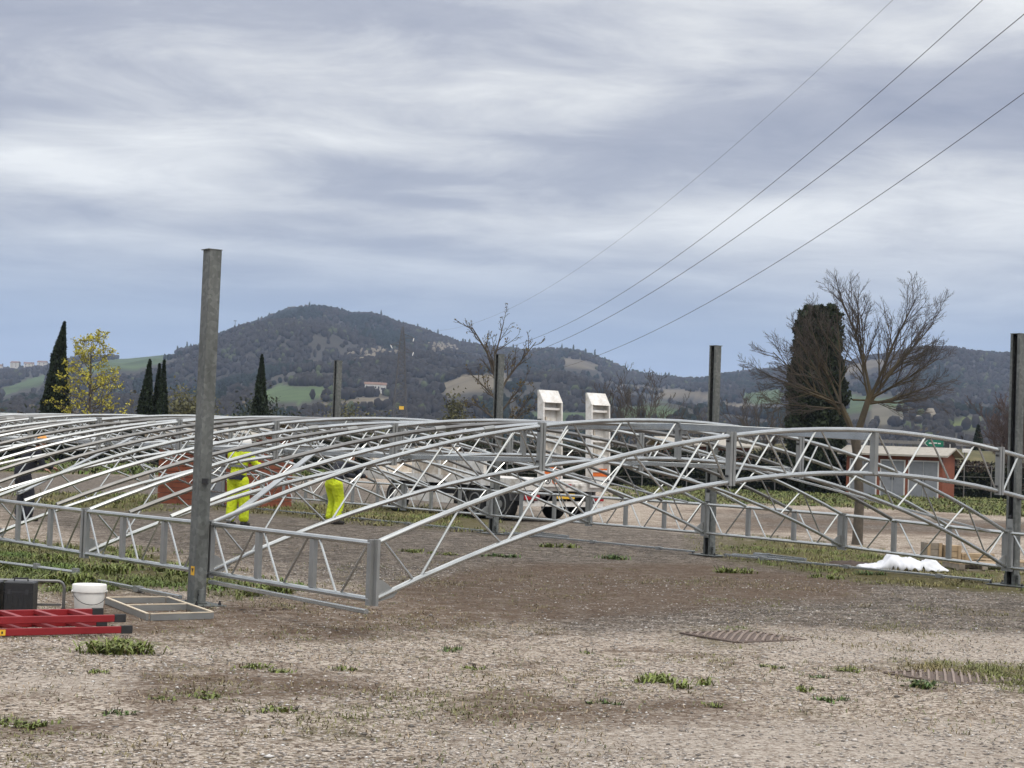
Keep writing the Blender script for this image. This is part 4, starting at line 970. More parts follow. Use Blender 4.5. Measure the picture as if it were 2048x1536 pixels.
# ------------------------------------------------------------------ iron covers set in the ground
MT['iron'] = simple('rusty_iron', (.14, .10, .08), (.08, .06, .05), .85, .1, 14, .4, .004)
MT['worn_iron'] = simple('worn_iron', (.30, .235, .19), (.2, .15, .12), .7, .2, 10)
def cover(x, y, half, rz, lab):
    z0 = float(np.max(ground_z(x+np.array([-.4, .4, 0, 0, 0]), y+np.array([0, 0, -.4, .4, 0]))))
    t_ = empty('iron_cover', (x, y, z0), rz, lab, 'drain cover', 'iron covers in the yard')
    hd = half*2**.5
    dome = lambda u, v: .020*max(0, 1-(abs(u)+abs(v))/hd)**.8
    n = 12; vs_, fs_ = [], []
    for a_ in range(n+1):
        for b_ in range(n+1):
            p, q = (a_/n-.5)*2*half, (b_/n-.5)*2*half; u, v = (p-q)*.7071, (p+q)*.7071
            vs_.append((u, v, dome(u, v)-.004))
    for a_ in range(n):
        for b_ in range(n): k = a_*(n+1)+b_; fs_.append((k, k+n+1, k+n+2, k+1))
    m = MB(); m._add(vs_, fs_); m.build('plate', MT['iron'], t_)
    m = MB(); c4 = [Vector((hd, 0, 0)), Vector((0, hd, 0)), Vector((-hd, 0, 0)), Vector((0, -hd, 0))]
    for k in range(4): m.bar(c4[k].lerp(c4[(k+1) % 4], .02), c4[k].lerp(c4[(k+1) % 4], .98), .03, .012)
    m.build('rim', MT['iron'], t_)
    for k in range(-8, 9):
        u = k*hd/8.6; L = (hd-abs(u))*.93
        if L < .03: continue
        pts = [(u, -L, dome(u, -L)+.002), (u, -L/2, dome(u, L/2)+.002), (u, 0, dome(u, 0)+.002), (u, L/2, dome(u, L/2)+.002), (u, L, dome(u, L)+.002)]
        MB().tube(pts, .011, 5).build('raised_rib', MT['worn_iron'], t_)
cover(2.13, 16.05, .40, -.22, 'square ribbed iron cover with grass along one edge, in the dark gravel')
cover(3.38, 13.54, .36, -.22, 'square ribbed iron cover lying among green grass')

# ------------------------------------------------------------------ red ladder
MT['red'] = simple('red_paint', (.27, .009, .013), (.20, .006, .009), .45, 0, 5, r2=.55)
MT['bucket'] = simple('white_plastic', (.78, .77, .73), (.68, .66, .62), .5, 0, 6)
lx = Vector((-.845, -.535, 0)); ly = Vector((-.535, .845, 0)); L0 = Vector((-3.00, 14.38, 0))
ld = empty('ladder', L0, 0, 'red folded double ladder lying flat on the gravel by the bucket', 'ladder')
for lev, (z, wd, xo) in enumerate(((.046, .58, .0), (.135, .52, .012))):
    for side in (0, 1):
        o = ly*(xo*2 + wd*side)
        MB().bar(o + lx*(.05 if lev else 0) + Vector((0, 0, z)), o + lx*3.0 + Vector((0, 0, z)), .026, .056).build('rail', MT['red'], ld, bevel=.004)
        e = o + lx*(.05 if lev else 0)
        MB().bar(e - lx*.05 + Vector((0, 0, z)), e + lx*.045 + Vector((0, 0, z)), .034, .064).build('rubber_foot', MT['black'], ld, bevel=.004)
    for k in range(10):
        p = lx*(.28 + .28*k) + ly*(xo*2+.014) + Vector((0, 0, z+.012))
        MB().bar(p, p + ly*(wd-.028), .045, .028).build('rung', MT['red'], ld)
MT['ytext'] = simple('yellow_label', (.78, .47, .03), (.7, .42, .03), .5, 0, 20)
lb = MB().bar(lx*.97 - ly*.0155 + Vector((0, 0, .046)), lx*1.20 - ly*.0155 + Vector((0, 0, .046)), .002, .045).build('yellow_label', MT['ytext'], ld)
for k in range(7):
    p = lx*(.99+.028*k) - ly*.0175 + Vector((0, 0, .046)); MB().bar(p, p + lx*(.018 if k % 2 else .012), .001, .018 + .006*(k % 3)).build('print', MT['black'], lb)

# bucket
bu = empty('bucket', (-3.70, 16.10, float(ground_z(-3.7, 16.1))), .4, 'white plastic bucket with lid and wire handle behind the red ladder', 'bucket')
MB().lathe([(.118, 0.0), (.122, .01), (.138, .2), (.138, .205), (.128, .206)], n=28).build('body', MT['bucket'], bu, True)
MB().lathe([(.139, .185), (.150, .187), (.152, .245), (.147, .252), (.135, .250), (.125, .244)], n=28).build('lid', MT['bucket'], bu, True)
MB().tube([(.15*math.cos(a), -.15*abs(math.sin(a))*0.9-.01, .19-.11*math.sin(a)) for a in np.linspace(0.02, PI-.02, 14)], .003, 6).build('handle', MT['dark_metal'], bu)
for s in (-1, 1): MB().tube([(s*.138, -.004, .19), (s*.158, -.004, .19)], .012, 8).build('handle_lug', MT['bucket'], bu)

# black cases
MT['case'] = simple('black_plastic', (.016, .017, .018), (.009, .009, .010), .45, 0, 30, .25, .003)
def case(x, y, wx, lab):
    t_ = empty('equipment_case', (x, y, 0), .06, lab, 'case')
    MB().box((0, 0, .15), (wx, .22, .285)).build('shell', MT['case'], t_, bevel=.012)
    MB().box((0, 0, .205), (wx+.004, .224, .008)).build('seam', MT['dark_metal'], t_)
    MB().tube([(-.06, 0, .292), (-.055, 0, .315), (.055, 0, .315), (.06, 0, .292)], .008, 6).build('handle', MT['black'], t_)
    for s in (-1, 1): MB().box((s*wx*.3, -.113, .205), (.03, .008, .04)).build('latch', MT['dark_metal'], t_)
    for k in range(5): MB().box((-wx*.36 + wx*.72*k/4, -.111, .10), (.008, .004, .16)).build('rib', MT['case'], t_)
case(-4.21, 15.72, .255, 'black plastic equipment case standing under the bent grey tube, nearer the bucket')
case(-4.50, 15.66, .27, 'black plastic equipment case standing beside another, farther from the bucket')
# bent tube stand
ht = empty('bent_tube_frame', (-3.93, 16.12, 0), 0, 'bent grey metal tube arching over the black cases', 'tube frame')
dx = Vector((-.97, -.24, 0)); pts = [Vector((0, 0, .0)), Vector((0, 0, .2))] + [dx*(.06*(1-math.cos(a))) + Vector((0, 0, .2+.07*math.sin(a))) for a in np.linspace(.2, PI/2, 6)] + [dx*.6 + Vector((0, 0, .272)), dx*1.1 + Vector((0, 0, .27))] + [dx*(1.1+.06*math.sin(a)) + Vector((0, 0, .2+.07*math.cos(a))) for a in np.linspace(.2, PI/2, 6)] + [dx*1.16]
MB().tube(pts, .0145, 9).build('bent_tube', MT['alu_dark'], ht, True)
for o in (0, 1.16): MB().lathe([(.02, 0), (.02, .03), (.015, .035)], tuple(dx*o), 10).build('foot_cap', MT['black'], ht)
MB().bar(dx*.02+Vector((0, 0, .06)), dx*1.14+Vector((0, 0, .06)), .012, .02).build('cross_bar', MT['alu_dark'], ht)

# shallow frame by the post
MT['wood'] = simple('raw_wood', (.42, .31, .19), (.30, .21, .12), .8, 0, 12, .3, .003)
MT['pale_wood'] = simple('pale_wood', (.60, .52, .40), (.48, .40, .29), .8, 0, 12)
MT['old_wood'] = simple('weathered_wood', (.30, .255, .20), (.18, .15, .115), .85, 0, 10, .3, .003)
A_, B_, C_, D_ = [Vector((x, y, 0)) for x, y in ((-3.05, 15.50), (-2.55, 15.86), (-3.22, 17.25), (-3.74, 16.95))]
fr = empty('shallow_frame', A_, 0, 'shallow grey rectangular frame with wooden edges lying by the post with yellow sticker', 'frame')
for k, (p, q) in enumerate(((A_, B_), (B_, C_), (C_, D_), (D_, A_), (A_.lerp(D_, .52), B_.lerp(C_, .52)))):
    d = (q-p).normalized(); p2, q2 = p - A_ + d*.021, q - A_ - d*.021
    zz = Vector((0, 0, .035))
    MB().bar(p2+zz, q2+zz, .024, .05).build('side_board', MT['alu_plate'], fr)
    MB().bar(p2+Vector((0, 0, .068)), q2+Vector((0, 0, .068)), .028, .008).build('wooden_edge', MT['pale_wood'], fr)
# coupled pipe lying in the weeds
pp = empty('coupled_pipe', (-5.2, 20.05, 0), 0, 'thin white pipe with clamps lying in the weeds beyond the black cases', 'pipe')
a, b = Vector((-.75, .72, .1)), Vector((.60, -.58, .1))
MB().tube([a, b], .019, 8).build('pipe_length', MT['alu'], pp, True)
for f in (.06, .55, .97): c = a.lerp(b, f); MB().box(c+Vector((0, 0, .012)), (.07, .05, .06), rz=-.77).build('clamp', MT['alu_plate'], pp)

# ------------------------------------------------------------------ white sheet
MT['sheet'] = simple('white_plastic_sheet', (.70, .71, .73), (.62, .63, .66), .5, 0, 5)
ws = np.linspace(-1, 1, 46); hs = np.linspace(-1, 1, 24); WX, WY = np.meshgrid(ws, hs); WX = WX + .012*RNG.normal(size=WX.shape); WY = WY + .02*RNG.normal(size=WY.shape)
rr = np.clip(1 - np.maximum(np.abs(WX)**2.4, np.abs(WY)**2.2), 0, 1)
ridg = 1-np.abs(fbm(WX*2.2+3, WY*2.0+1, 4)*2-1)*1.7
fold = 1-np.abs(fbm(WX*5+WY*3+9, WY*4-WX*2, 3)*2-1)*1.6
prof = .25*np.exp(-((WX+.3)/.17)**2) + .15*np.exp(-((WX-.12)/.3)**2) + .17*np.exp(-((WX-.68)/.16)**2) + .04; H = (rr**.4)*(prof*(.55+.75*np.clip(ridg, 0, 1)) + .05*np.clip(fold, -.5, 1) + .006*RNG.normal(size=WX.shape))
ed = 1 + .38*(fbm(np.arctan2(WY, WX)*2.2+5, WX*0+3, 3)-.5)*2
SX = WX*.60*ed; SY = WY*.33*ed; H = H*.62 + rr**.3*.03*(1-np.abs(fbm(WX*9+WY*4, WY*8-WX*5, 3)*2-1)*1.5)
q_ = np.arange(WX.size).reshape(WX.shape); sF = np.stack([q_[:-1, :-1], q_[:-1, 1:], q_[1:, 1:], q_[1:, :-1]], -1).reshape(-1, 4)
sh = link('plastic_sheet', np_mesh('plastic_sheet', np.stack([SX.ravel(), SY.ravel(), H.ravel()+.006], 1), sF), MT['sheet'], smooth=False)
sh.location = (6.0, 27.2, 0); sh.rotation_euler = (0, 0, -.2)
md_ = sh.modifiers.new('thick', 'SOLIDIFY'); md_.thickness = .004
tag(sh, 'crumpled white plastic sheet on the ground by the pallets', 'sheet')
sm = MB(); sm.box((0, 0, .0), (.8, .22, .05)); dp = empty('soil_heap', (5.35, 27.9, 0), -.2, 'low heap of dark soil beside the white sheet', 'soil')
g_ = np.linspace(-1, 1, 24); GX, GY = np.meshgrid(g_, g_); GH = np.clip(1-GX**2-GY**2, 0, 1)**.7*.07*(.4+1.2*fbm(GX*4, GY*4, 3))
q_ = np.arange(GX.size).reshape(GX.shape); sF = np.stack([q_[:-1, :-1], q_[:-1, 1:], q_[1:, 1:], q_[1:, :-1]], -1).reshape(-1, 4)
MT['soil'] = simple('dark_soil', (.075, .05, .036), (.035, .025, .02), .95, 0, 20, .6, .01)
link('heap', np_mesh('heap', np.stack([GX.ravel()*.5, GY.ravel()*.3, GH.ravel()-.008], 1), sF), MT['soil'], dp)

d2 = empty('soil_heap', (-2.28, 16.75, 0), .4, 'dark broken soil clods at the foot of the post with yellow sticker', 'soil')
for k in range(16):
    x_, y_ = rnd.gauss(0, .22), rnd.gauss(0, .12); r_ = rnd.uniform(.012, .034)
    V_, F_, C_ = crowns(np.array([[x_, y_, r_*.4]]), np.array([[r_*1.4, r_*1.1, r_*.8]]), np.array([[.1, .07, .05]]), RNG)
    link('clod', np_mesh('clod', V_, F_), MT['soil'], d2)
# ------------------------------------------------------------------ timber by the post
def block(x, y, z, sx_, sy_, sz_, rz, lab, m='old_wood'):
    t_ = empty('timber_block', (x, y, z), rz, lab, 'timber', 'timber pieces by the post')
    n = 3
    for k in range(n):
        MB().box((0, 0, sz_*(k+.5)/n), (sx_, sy_, sz_/n-.006)).build('board', MT[m], t_, bevel=.003)
    for s in (-1, 1): MB().box((s*sx_*.36, -sy_/2-.008, sz_/2), (.05, .016, sz_-.01)).build('batten', MT['wood'], t_)
block(6.98, 29.6, 0, .27, .3, .33, .1, 'tall block of stacked boards with a pale sawn top')
block(7.27, 29.5, 0, .26, .28, .30, .14, 'tall block of stacked boards, second from the white sheet', 'wood')
block(7.68, 29.5, 0, .55, .25, .18, .1, 'low stack of pale boards between the tall blocks and the dark post', 'wood')
def pallet(x, y, z, rz, lab):
    t_ = empty('pallet', (x, y, z), rz, lab, 'pallet', 'pallets by the post')
    for k in range(4): MB().box((0, -.27+.18*k, .105), (.85, .13, .018)).build('deck_board', MT['wood'], t_)
    for x_ in (-.37, 0, .37): MB().box((x_, 0, .057), (.09, .66, .076)).build('bearer', MT['old_wood'], t_)
    for y_ in (-.27, .27): MB().box((0, y_, .009), (.85, .09, .018)).build('base_board', MT['old_wood'], t_)
pallet(7.28, 27.9, .0, .15, 'worn wooden pallet next to the white plastic sheet')
pallet(8.05, 28.9, .0, .4, 'wooden pallet close to the foot of the dark slotted post')

# ------------------------------------------------------------------ orange timber hut behind the workers
MT['orange'] = simple('orange_stained_wood', (.25, .072, .032), (.16, .045, .021), .75, 0, 6, .2, .004)
MT['roof'] = simple('pale_roof_felt', (.38, .35, .30), (.29, .265, .225), .85, 0, 5)
MT['door'] = simple('grey_door', (.23, .24, .255), (.18, .19, .20), .6, 0, 4)
MT['white_paint'] = simple('white_paint', (.72, .71, .68), (.60, .58, .54), .5, 0, 3)
def hut():
    C0 = Vector((-6.12, 43.07, 0)); ex = Vector((-.934, .358, 0)); ey = Vector((.358, .934, 0)); Wd, Dp, Ht = 2.6, 2.0, 1.72
    t_ = empty('timber_hut', C0, 0, 'small orange timber hut with a grey door behind the worker in yellow', 'hut')
    wf = MB().prism([(0, 0)], 0, 0) if False else None
    inner = MB(); inner.box(ex*Wd/2 + ey*Dp/2 + Vector((0, 0, Ht/2)), (Wd-.06, Dp-.06, Ht-.02), rz=math.atan2(ex.y, ex.x)); wall = inner.build('wall', MT['dark_metal'], t_)
    nb = 13; bh = Ht/nb
    for k in range(nb):
        z = bh*(k+.5)
        MB().bar(ey*.0+Vector((0, 0, z)), ey*Dp+Vector((0, 0, z)), .03, bh-.012).build('board', MT['orange'], wall)
        if z < 1.52:
            MB().bar(ex*.02+Vector((0, 0, z)), ex*.72+Vector((0, 0, z)), .03, bh-.012).build('board', MT['orange'], wall)
            MB().bar(ex*1.32+Vector((0, 0, z)), ex*Wd+Vector((0, 0, z)), .03, bh-.012).build('board', MT['orange'], wall)
        else: MB().bar(ex*.02+Vector((0, 0, z)), ex*Wd+Vector((0, 0, z)), .03, bh-.012).build('board', MT['orange'], wall)
    dr = MB().bar(ex*.75+Vector((0, 0, .76)), ex*1.29+Vector((0, 0, .76)), .04, 1.5).build('door', MT['door'], t_)
    MB().box(ex*.82-ey*.03+Vector((0, 0, .78)), (.03, .05, .12)).build('handle', MT['dark_metal'], dr)
    rf = MB(); a = -.25
    for s in (0, 1):
        p, q = (ey*(-.25), ey*Dp/2) if s == 0 else (ey*(Dp+.25), ey*Dp/2)
        z0, z1 = Ht-.06, Ht+.34
        rf._add([ex*-.25+p+Vector((0, 0, z0)), ex*(Wd+.25)+p+Vector((0, 0, z0)), ex*(Wd+.25)+q+Vector((0, 0, z1)), ex*-.25+q+Vector((0, 0, z1)),
                 ex*-.25+p+Vector((0, 0, z0+.05)), ex*(Wd+.25)+p+Vector((0, 0, z0+.05)), ex*(Wd+.25)+q+Vector((0, 0, z1+.05)), ex*-.25+q+Vector((0, 0, z1+.05))],
                [(0, 1, 2, 3), (4, 5, 6, 7), (0, 1, 5, 4), (1, 2, 6, 5), (3, 0, 4, 7)])
    rf.build('roof', MT['roof'], t_)
    MB().bar(ex*-.27-ey*.26+Vector((0, 0, Ht-.05)), ex*(Wd+.27)-ey*.26+Vector((0, 0, Ht-.05)), .03, .11).build('fascia', MT['old_wood'], t_)
hut()

# ------------------------------------------------------------------ long orange shed with grey double doors
def shed(C0, ex, Ln, Ht, Dp, doors, lab, name='storage_shed'):
    ex = ex.normalized(); ey = Vector((-ex.y, ex.x, 0)); rz = math.atan2(ex.y, ex.x)
    t_ = empty(name, C0, rz, lab, 'shed', None)
    MB().box((Ln/2, Dp/2, Ht/2-.02), (Ln, Dp, Ht+.04)).build('wall', MT['orange'], t_)
    for x0, x1 in doors:
        n = 2; wd = (x1-x0)/n
        MB().box(((x0+x1)/2, -.006, Ht*.455), (x1-x0+.1, .05, Ht*.89)).build('door_frame', MT['white_paint'], t_)
        for k in range(n):
            d = MB().box((x0+wd*(k+.5), -.03, Ht*.45), (wd-.03, .05, Ht*.84)).build('door', MT['door'], t_)
            MB().box((x0+wd*(k+.5), -.058, Ht*.45), (wd-.22, .012, Ht*.7)).build('panel', MT['door'], d)
            MB().box((x0+wd*(k+(.9 if k == 0 else .1)), -.07, Ht*.45), (.03, .03, .16)).build('handle', MT['dark_metal'], d)
    rf = MB(); ov = .35
    for (ya, yb) in ((-.45, Dp/2), (Dp+.45, Dp/2)):
        z0, z1 = Ht-.02, Ht+.38
        rf._add([(-ov, ya, z0), (Ln+ov, ya, z0), (Ln+ov, yb, z1), (-ov, yb, z1), (-ov, ya, z0+.09), (Ln+ov, ya, z0+.09), (Ln+ov, yb, z1+.09), (-ov, yb, z1+.09)],
                [(0, 3, 2, 1), (4, 5, 6, 7), (0, 1, 5, 4), (1, 2, 6, 5), (3, 0, 4, 7), (2, 3, 7, 6)])
    rf.build('roof', MT['roof'], t_)
    MB().prism([(0, Ht-.01), (Dp, Ht-.01), (Dp/2, Ht+.36)], 0, .04, Matrix.Translation((Ln-.042, 0, 0)) @ Matrix(((0, 0, 1, 0), (1, 0, 0, 0), (0, 1, 0, 0), (0, 0, 0, 1)))).build('gable', MT['orange'], t_)
    return t_
shed(Vector((16.92, 90.3, 0)), Vector((.88, -.47, 0)), 4.85, 2.05, 2.3, [(.22, 1.52), (1.78, 2.95), (3.2, 4.62)], 'low orange shed with three pairs of grey doors in front of the hedge')
shed(Vector((8.6, 99.5, 0)), Vector((1, .2, 0)), 5.0, 2.25, 2.3, [(.4, 1.6), (2.2, 3.4)], 'orange shed half hidden behind the hedge, left of the dark evergreen column')
lp = empty('lamp_head', (22.9, 90.6, 0), 0, 'small white camera on a pole at the corner of the long shed', 'camera pole')
MB().tube([(0, 0, -.05), (0, 0, 2.35)], .03, 6).build('pole', MT['fence'], lp); MB().box((.1, 0, 2.42), (.42, .22, .2)).build('housing', MT['white_paint'], lp, bevel=.02)

# direction signs on the road
MT['sgreen'] = simple('sign_green', (.0, .15, .085), (.0, .13, .075), .45, 0, 3)
sg = empty('road_sign', (28.2, 120, 0), .1, 'pair of green arrow-shaped direction signs with a dark sign behind, beyond the shed', 'sign')
for x in (.3, .95): MB().tube([(x, .06, -.05), (x, .06, 3.35)], .035, 6).build('pole', MT['fence'], sg)
for z in (3.12, 2.58):
    p = MB().prism([(-.62, 0), (-.38, .22), (.72, .22), (.72, -.22), (-.38, -.22)], -.02, .02, Matrix.Translation((0, 0, z)) @ Matrix.Rotation(PI/2, 4, 'X')).build('arrow_panel', MT['sgreen'], sg)
    for k, (x0, ln) in enumerate(((-.28, .22), (-.02, .3), (.34, .2))):
        MB().box((x0+ln/2, -.024, z+.02*(k % 2)), (ln, .006, .075)).build('white_lettering', MT['white_paint'], p)
    MB().prism([(-.6, 0), (-.40, .19), (-.36, .19), (-.55, 0), (-.36, -.19), (-.40, -.19)], -.004, .004, Matrix.Translation((0, -.024, z)) @ Matrix.Rotation(PI/2, 4, 'X')).build('white_arrow_edge', MT['white_paint'], p)
dk = MB().prism([(.80, .42), (1.45, .42), (1.62, .2), (1.45, 0), (1.62, -.2), (1.45, -.42), (.80, -.42)], -.02, .02, Matrix.Translation((0, .02, 2.85)) @ Matrix.Rotation(PI/2, 4, 'X')).build('dark_panel', MT['dark_metal'], sg)
MB().box((1.18, -.01, 2.85), (.05, .01, .5)).build('pale_strip', MT['white_paint'], dk)

# ------------------------------------------------------------------ low loader trailer
MT['dirty_white'] = (lambda: (lambda m, t, b: (t.links.new(ramp_n(t, math_n(t, 'ADD', math_n(t, 'MULTIPLY', noise(t, 2.2, 6, .65), .65), math_n(t, 'MULTIPLY', noise(t, 11, 5, .7), .35)), [(.36, (.34, .27, .20)), (.46, (.58, .55, .50)), (.6, (.74, .73, .71))]), b.inputs['Base Color']), b.inputs['Roughness'].__setattr__('default_value', .55), m)[-1])(*new_mat('dirty_white_paint')))()
MT['stain_white'] = (lambda: (lambda m, t, b: (t.links.new(ramp_n(t, noise(t, 3.0, 6, .7), [(.32, (.30, .21, .13)), (.5, (.50, .44, .36)), (.66, (.66, .63, .58))]), b.inputs['Base Color']), b.inputs['Roughness'].__setattr__('default_value', .65), m)[-1])(*new_mat('stained_white_panel')))()
MT['lamp_red'] = simple('tail_lamp_red', (.35, .01, .012), (.28, .008, .01), .25, 0, 10)
MT['oranger'] = simple('orange_reflector', (.72, .16, .02), (.62, .13, .015), .4, 0, 20)
MT['tyre'] = simple('tyre', (.018, .018, .019), (.010, .010, .010), .85, 0, 20)
MT['grey_paint'] = simple('chassis_grey', (.13, .13, .13), (.07, .07, .07), .6, .2, 6)
tk = empty('low_loader_trailer', (0.25, 40.25, 0), TH, 'white low loader trailer with two raised rear ramps', 'trailer')
# local: x to the right across the rear (0..2.45), y away along its length (0..6.8)
MB().box((1.22, 3.4, .90), (2.4, 6.75, .10)).build('deck', MT['dirty_white'], tk)
ch = MB()
for x in (.75, 1.7): ch.box((x, 3.3, .70), (.12, 6.4, .28))
for y in (.5, 1.8, 3.2, 4.6, 6.0): ch.box((1.22, y, .70), (.82, .1, .2))
ch.build('chassis', MT['grey_paint'], tk)
for s, x in ((0, .035), (1, 2.41)):
    MB().box((x, 3.4, .865), (.05, 6.78, .19)).build('side_rail', MT['dirty_white'], tk)
MB().box((-.02, 3.9, .42), (.04, 2.6, .22)).build('side_guard', MT['dirty_white'], tk)
MB().box((1.22, 3.5, .50), (1.9, 2.6, .42)).build('lockers_and_shade', MT['black'], tk)  # black box for tool boxes, also standing in for the shadow underneath
# panels and box on the deck
MB().box((.10, 3.55, 1.29), (.10, 1.75, .66)).build('side_panel', MT['stain_white'], tk, bevel=.01)
MB().box((.10, 2.05, 1.24), (.10, 1.1, .56)).build('side_panel', MT['dirty_white'], tk, bevel=.01)
for y in (2.68, 1.48, 4.46, 3.3): MB().box((.04, y, 1.25), (.05, .07, .70)).build('stake_post', MT['dirty_white'], tk)
MB().box((1.22, 6.4, 1.25), (2.4, .12, .65)).build('front_board', MT['stain_white'], tk)
hk = MB().tube([(-.05, 5.9, .98), (-.05, 5.95, 1.1), (-.05, 5.75, 1.13), (-.05, 5.7, 1.05)], .02, 6).build('lashing_hook', MT['white_paint'], tk)
def wheel(x, y, r=.37, wd=.24, out=-1):
    def ring(prof):
        n = 28; return [[(x + dx_, y + rr_*math.cos(2*PI*k/n), r + rr_*math.sin(2*PI*k/n)) for k in range(n)] for rr_, dx_ in prof]
    w_ = MB().loft(ring([(.2, out*wd/2), (r*.9, out*wd/2), (r, out*wd*.36), (r, -out*wd*.36), (r*.9, -out*wd/2), (.2, -out*wd/2)]), True).build('wheel', MT['tyre'], tk, True)
    MB().loft(ring([(.235, out*(wd/2-.01)), (.232, out*(wd/2+.015)), (.205, out*(wd/2+.016)), (.185, out*(wd/2-.06)), (.09, out*(wd/2-.07)), (.085, out*(wd/2+.01)), (.001, out*(wd/2+.012))]), False).build('rim', MT['alu_plate'], w_, True)
for y in (.75, 1.75, 5.3):
    for x, o in ((.02, -1), (2.43, 1)): wheel(x+.13*(-o), y, .37, .26, o)
for y in (.75, 1.75):
    for x in (.14, 2.31):
        MB().loft([[(x-.15+.3*s, y + .45*math.cos(a)*q, .40 + .45*math.sin(a)*q) for a in np.linspace(.15, PI-.15, 12) for q in (1,)] + [(x-.15+.3*s, y + .42*math.cos(a), .40 + .42*math.sin(a)) for a in np.linspace(PI-.15, .15, 12)] for s in (0, 1)]).build('mudguard', MT['grey_paint'], tk)
# rear face
MB().box((1.22, -.06, .83), (2.46, .10, .24)).build('rear_beam', MT['dirty_white'], tk, bevel=.008)
MB().box((1.22, -.02, .42), (2.3, .07, .12)).build('underrun_bar', MT['dirty_white'], tk)
for x in (.35, 2.1): MB().box((x, -.03, .58), (.06, .06, .3)).build('bar_hanger', MT['grey_paint'], tk)
for x in (.3, 2.15): MB().box((x, -.07, .56), (.40, .07, .13)).build('tail_lamp', MT['lamp_red'], tk, bevel=.01)
for x in (1.0, 1.45, 1.62): MB().lathe([(.05, 0), (.05, .10), (.03, .11)], n=12).build('coupling', MT['white_paint'], tk).matrix_local = Matrix.Translation((x, -.11, .86)) @ Matrix.Rotation(PI/2, 4, 'X')
for x in (.8, 1.3): MB().box((x, -.118, .84), (.14, .02, .07)).build('marker_lamp', MT['lamp_red'], tk)
MB().box((1.22, -.115, .60), (.52, .012, .12)).build('number_plate', MT['ytext'], tk)
for q, x in enumerate((.72, 2.08)):
    pl = MB().box((x, -.20, .94), (.48, .02, .26)).build('warning_plate', MT['white_paint'], tk)
    MB().box((x, -.213, 1.16), (.48, .02, .18)).build('orange_plate', MT['oranger'], pl)
    if q == 0:
        for x2, m_ in ((-.1, 'dark_metal'), (.11, 'oranger')):
            c_ = MB().tube([(x+x2+.075*math.cos(a), -.214, .95+.075*math.sin(a)) for a in np.linspace(0, 2*PI, 22)], .011, 5, False).build('round_sticker', MT[m_], pl)
            for dx_ in (-.024, .022): MB().box((x+x2+dx_, -.214, .95), (.026, .006, .062)).build('sticker_digit', MT['dark_metal'], c_)
# ramps: tapered steel boxes folded upright
for x in (.70, 2.08):
    wd, th_, z0, z1 = .55, .22, .98, 2.98
    rp = empty('ramp', (x, -.08, z0), 0); rp.parent = tk; rp.rotation_euler = (math.radians(-3), 0, 0)
    Lr = z1-z0
    for s in (-1, 1):
        MB().prism([(0, 0), (-th_, 0), (-th_, Lr*.85), (-.03, Lr), (0, Lr)], -.02, .02, Matrix.Translation((s*(wd/2-.02), 0, 0)) @ Matrix(((0, 0, 1, 0), (1, 0, 0, 0), (0, 1, 0, 0), (0, 0, 0, 1)))).build('ramp_side', MT['dirty_white'], rp)
    m = MB(); m.box((0, -.012, Lr*.5), (wd-.08, .02, Lr-.02)); m.build('ramp_plate', MT['dirty_white'], rp)
    M_ = Matrix.Translation((0, -.03, Lr)) @ Matrix.Rotation(-math.atan2(th_-.03, Lr*.15), 4, 'X')
    tp_ = MB().box((0, -.006, -Lr*.088), (wd-.006, .016, Lr*.172)).build('ramp_toe', MT['dirty_white'], rp); tp_.matrix_local = M_
    for k in range(5): MB().box((0, -.12, Lr*(.10+.172*k)), (wd-.09, .10, .05)).build('cross_bar', MT['dirty_white'], rp)
    MB().box((-.07, -.05, Lr*.36), (.04, .05, Lr*.68)).build('stiffener', MT['stain_white'], rp)
    MB().box((-wd/2-.025, -.1, Lr*.66), (.05, .10, .05)).build('latch', MT['grey_paint'], rp)
    MB().tube([(-.34, .02, -.02), (.34, .02, -.02)], .045, 10).build('hinge', MT['grey_paint'], rp)

# ------------------------------------------------------------------ pylon and cables
MT['lattice'] = simple('lattice_steel', (.11, .105, .105), (.075, .07, .07), .7, .3, 3)
MT['cable'] = simple('cable', (.07, .07, .075), (.05, .05, .055), .6, .3, 3)
py = empty('pylon', (-26.0, 420, 0), .17, 'lattice power pylon below the wooded hill', 'pylon')
HT = 29.8
def hw(z): return np.interp(z, [0, 9, 20, 26, HT], [2.3, 1.6, .85, .6, .12])
for sx_ in (-1, 1):
    for sy_ in (-1, 1):
        MB().tube([(sx_*hw(z), sy_*hw(z), z-(.3 if z == 0 else 0)) for z in (0, 9, 20, 26, HT)], .11, 5).build('leg', MT['lattice'], py)
m = MB(); zs = [0]
while zs[-1] < 28: zs.append(zs[-1] + max(1.0, hw(zs[-1])*1.5))
for z0, z1 in zip(zs[:-1], zs[1:]):
    a, b = hw(z0), hw(z1)
    for s in (-1, 1):
        for u_, v_ in (((-a, s*a, z0), (b, s*b, z1)), ((a, s*a, z0), (-b, s*b, z1)), ((s*a, -a, z0), (s*b, b, z1)), ((s*a, a, z0), (s*b, -b, z1)), ((-b, s*b, z1), (b, s*b, z1))):
            m.tube([u_, v_], .05, 4, False)
lt_ = m.build('lattice', MT['lattice'], py); tag(lt_, kind='stuff')
for sgn, z in ((1, 27.2), (-1, 25.4), (1, 23.9)):
    ar = MB(); x = sgn*2.7
    for y in (-1, 1): ar.tube([(sgn*.5, y*.55, z), (x, 0, z+.05)], .07, 4); ar.tube([(sgn*.45, y*.5, z+.95), (x, 0, z+.08)], .06, 4)
    a_ = ar.build('cross_arm', MT['lattice'], py)
    MB().tube([(x, 0, z), (x-.9*sgn*.3, -.9, z-.75)], .10, 6).build('insulator', MT['white_paint'], a_)
MB().box((.2, -1.9, 10.8), (1.1, .05, .8)).build('warning_board', MT['ytext'], py)
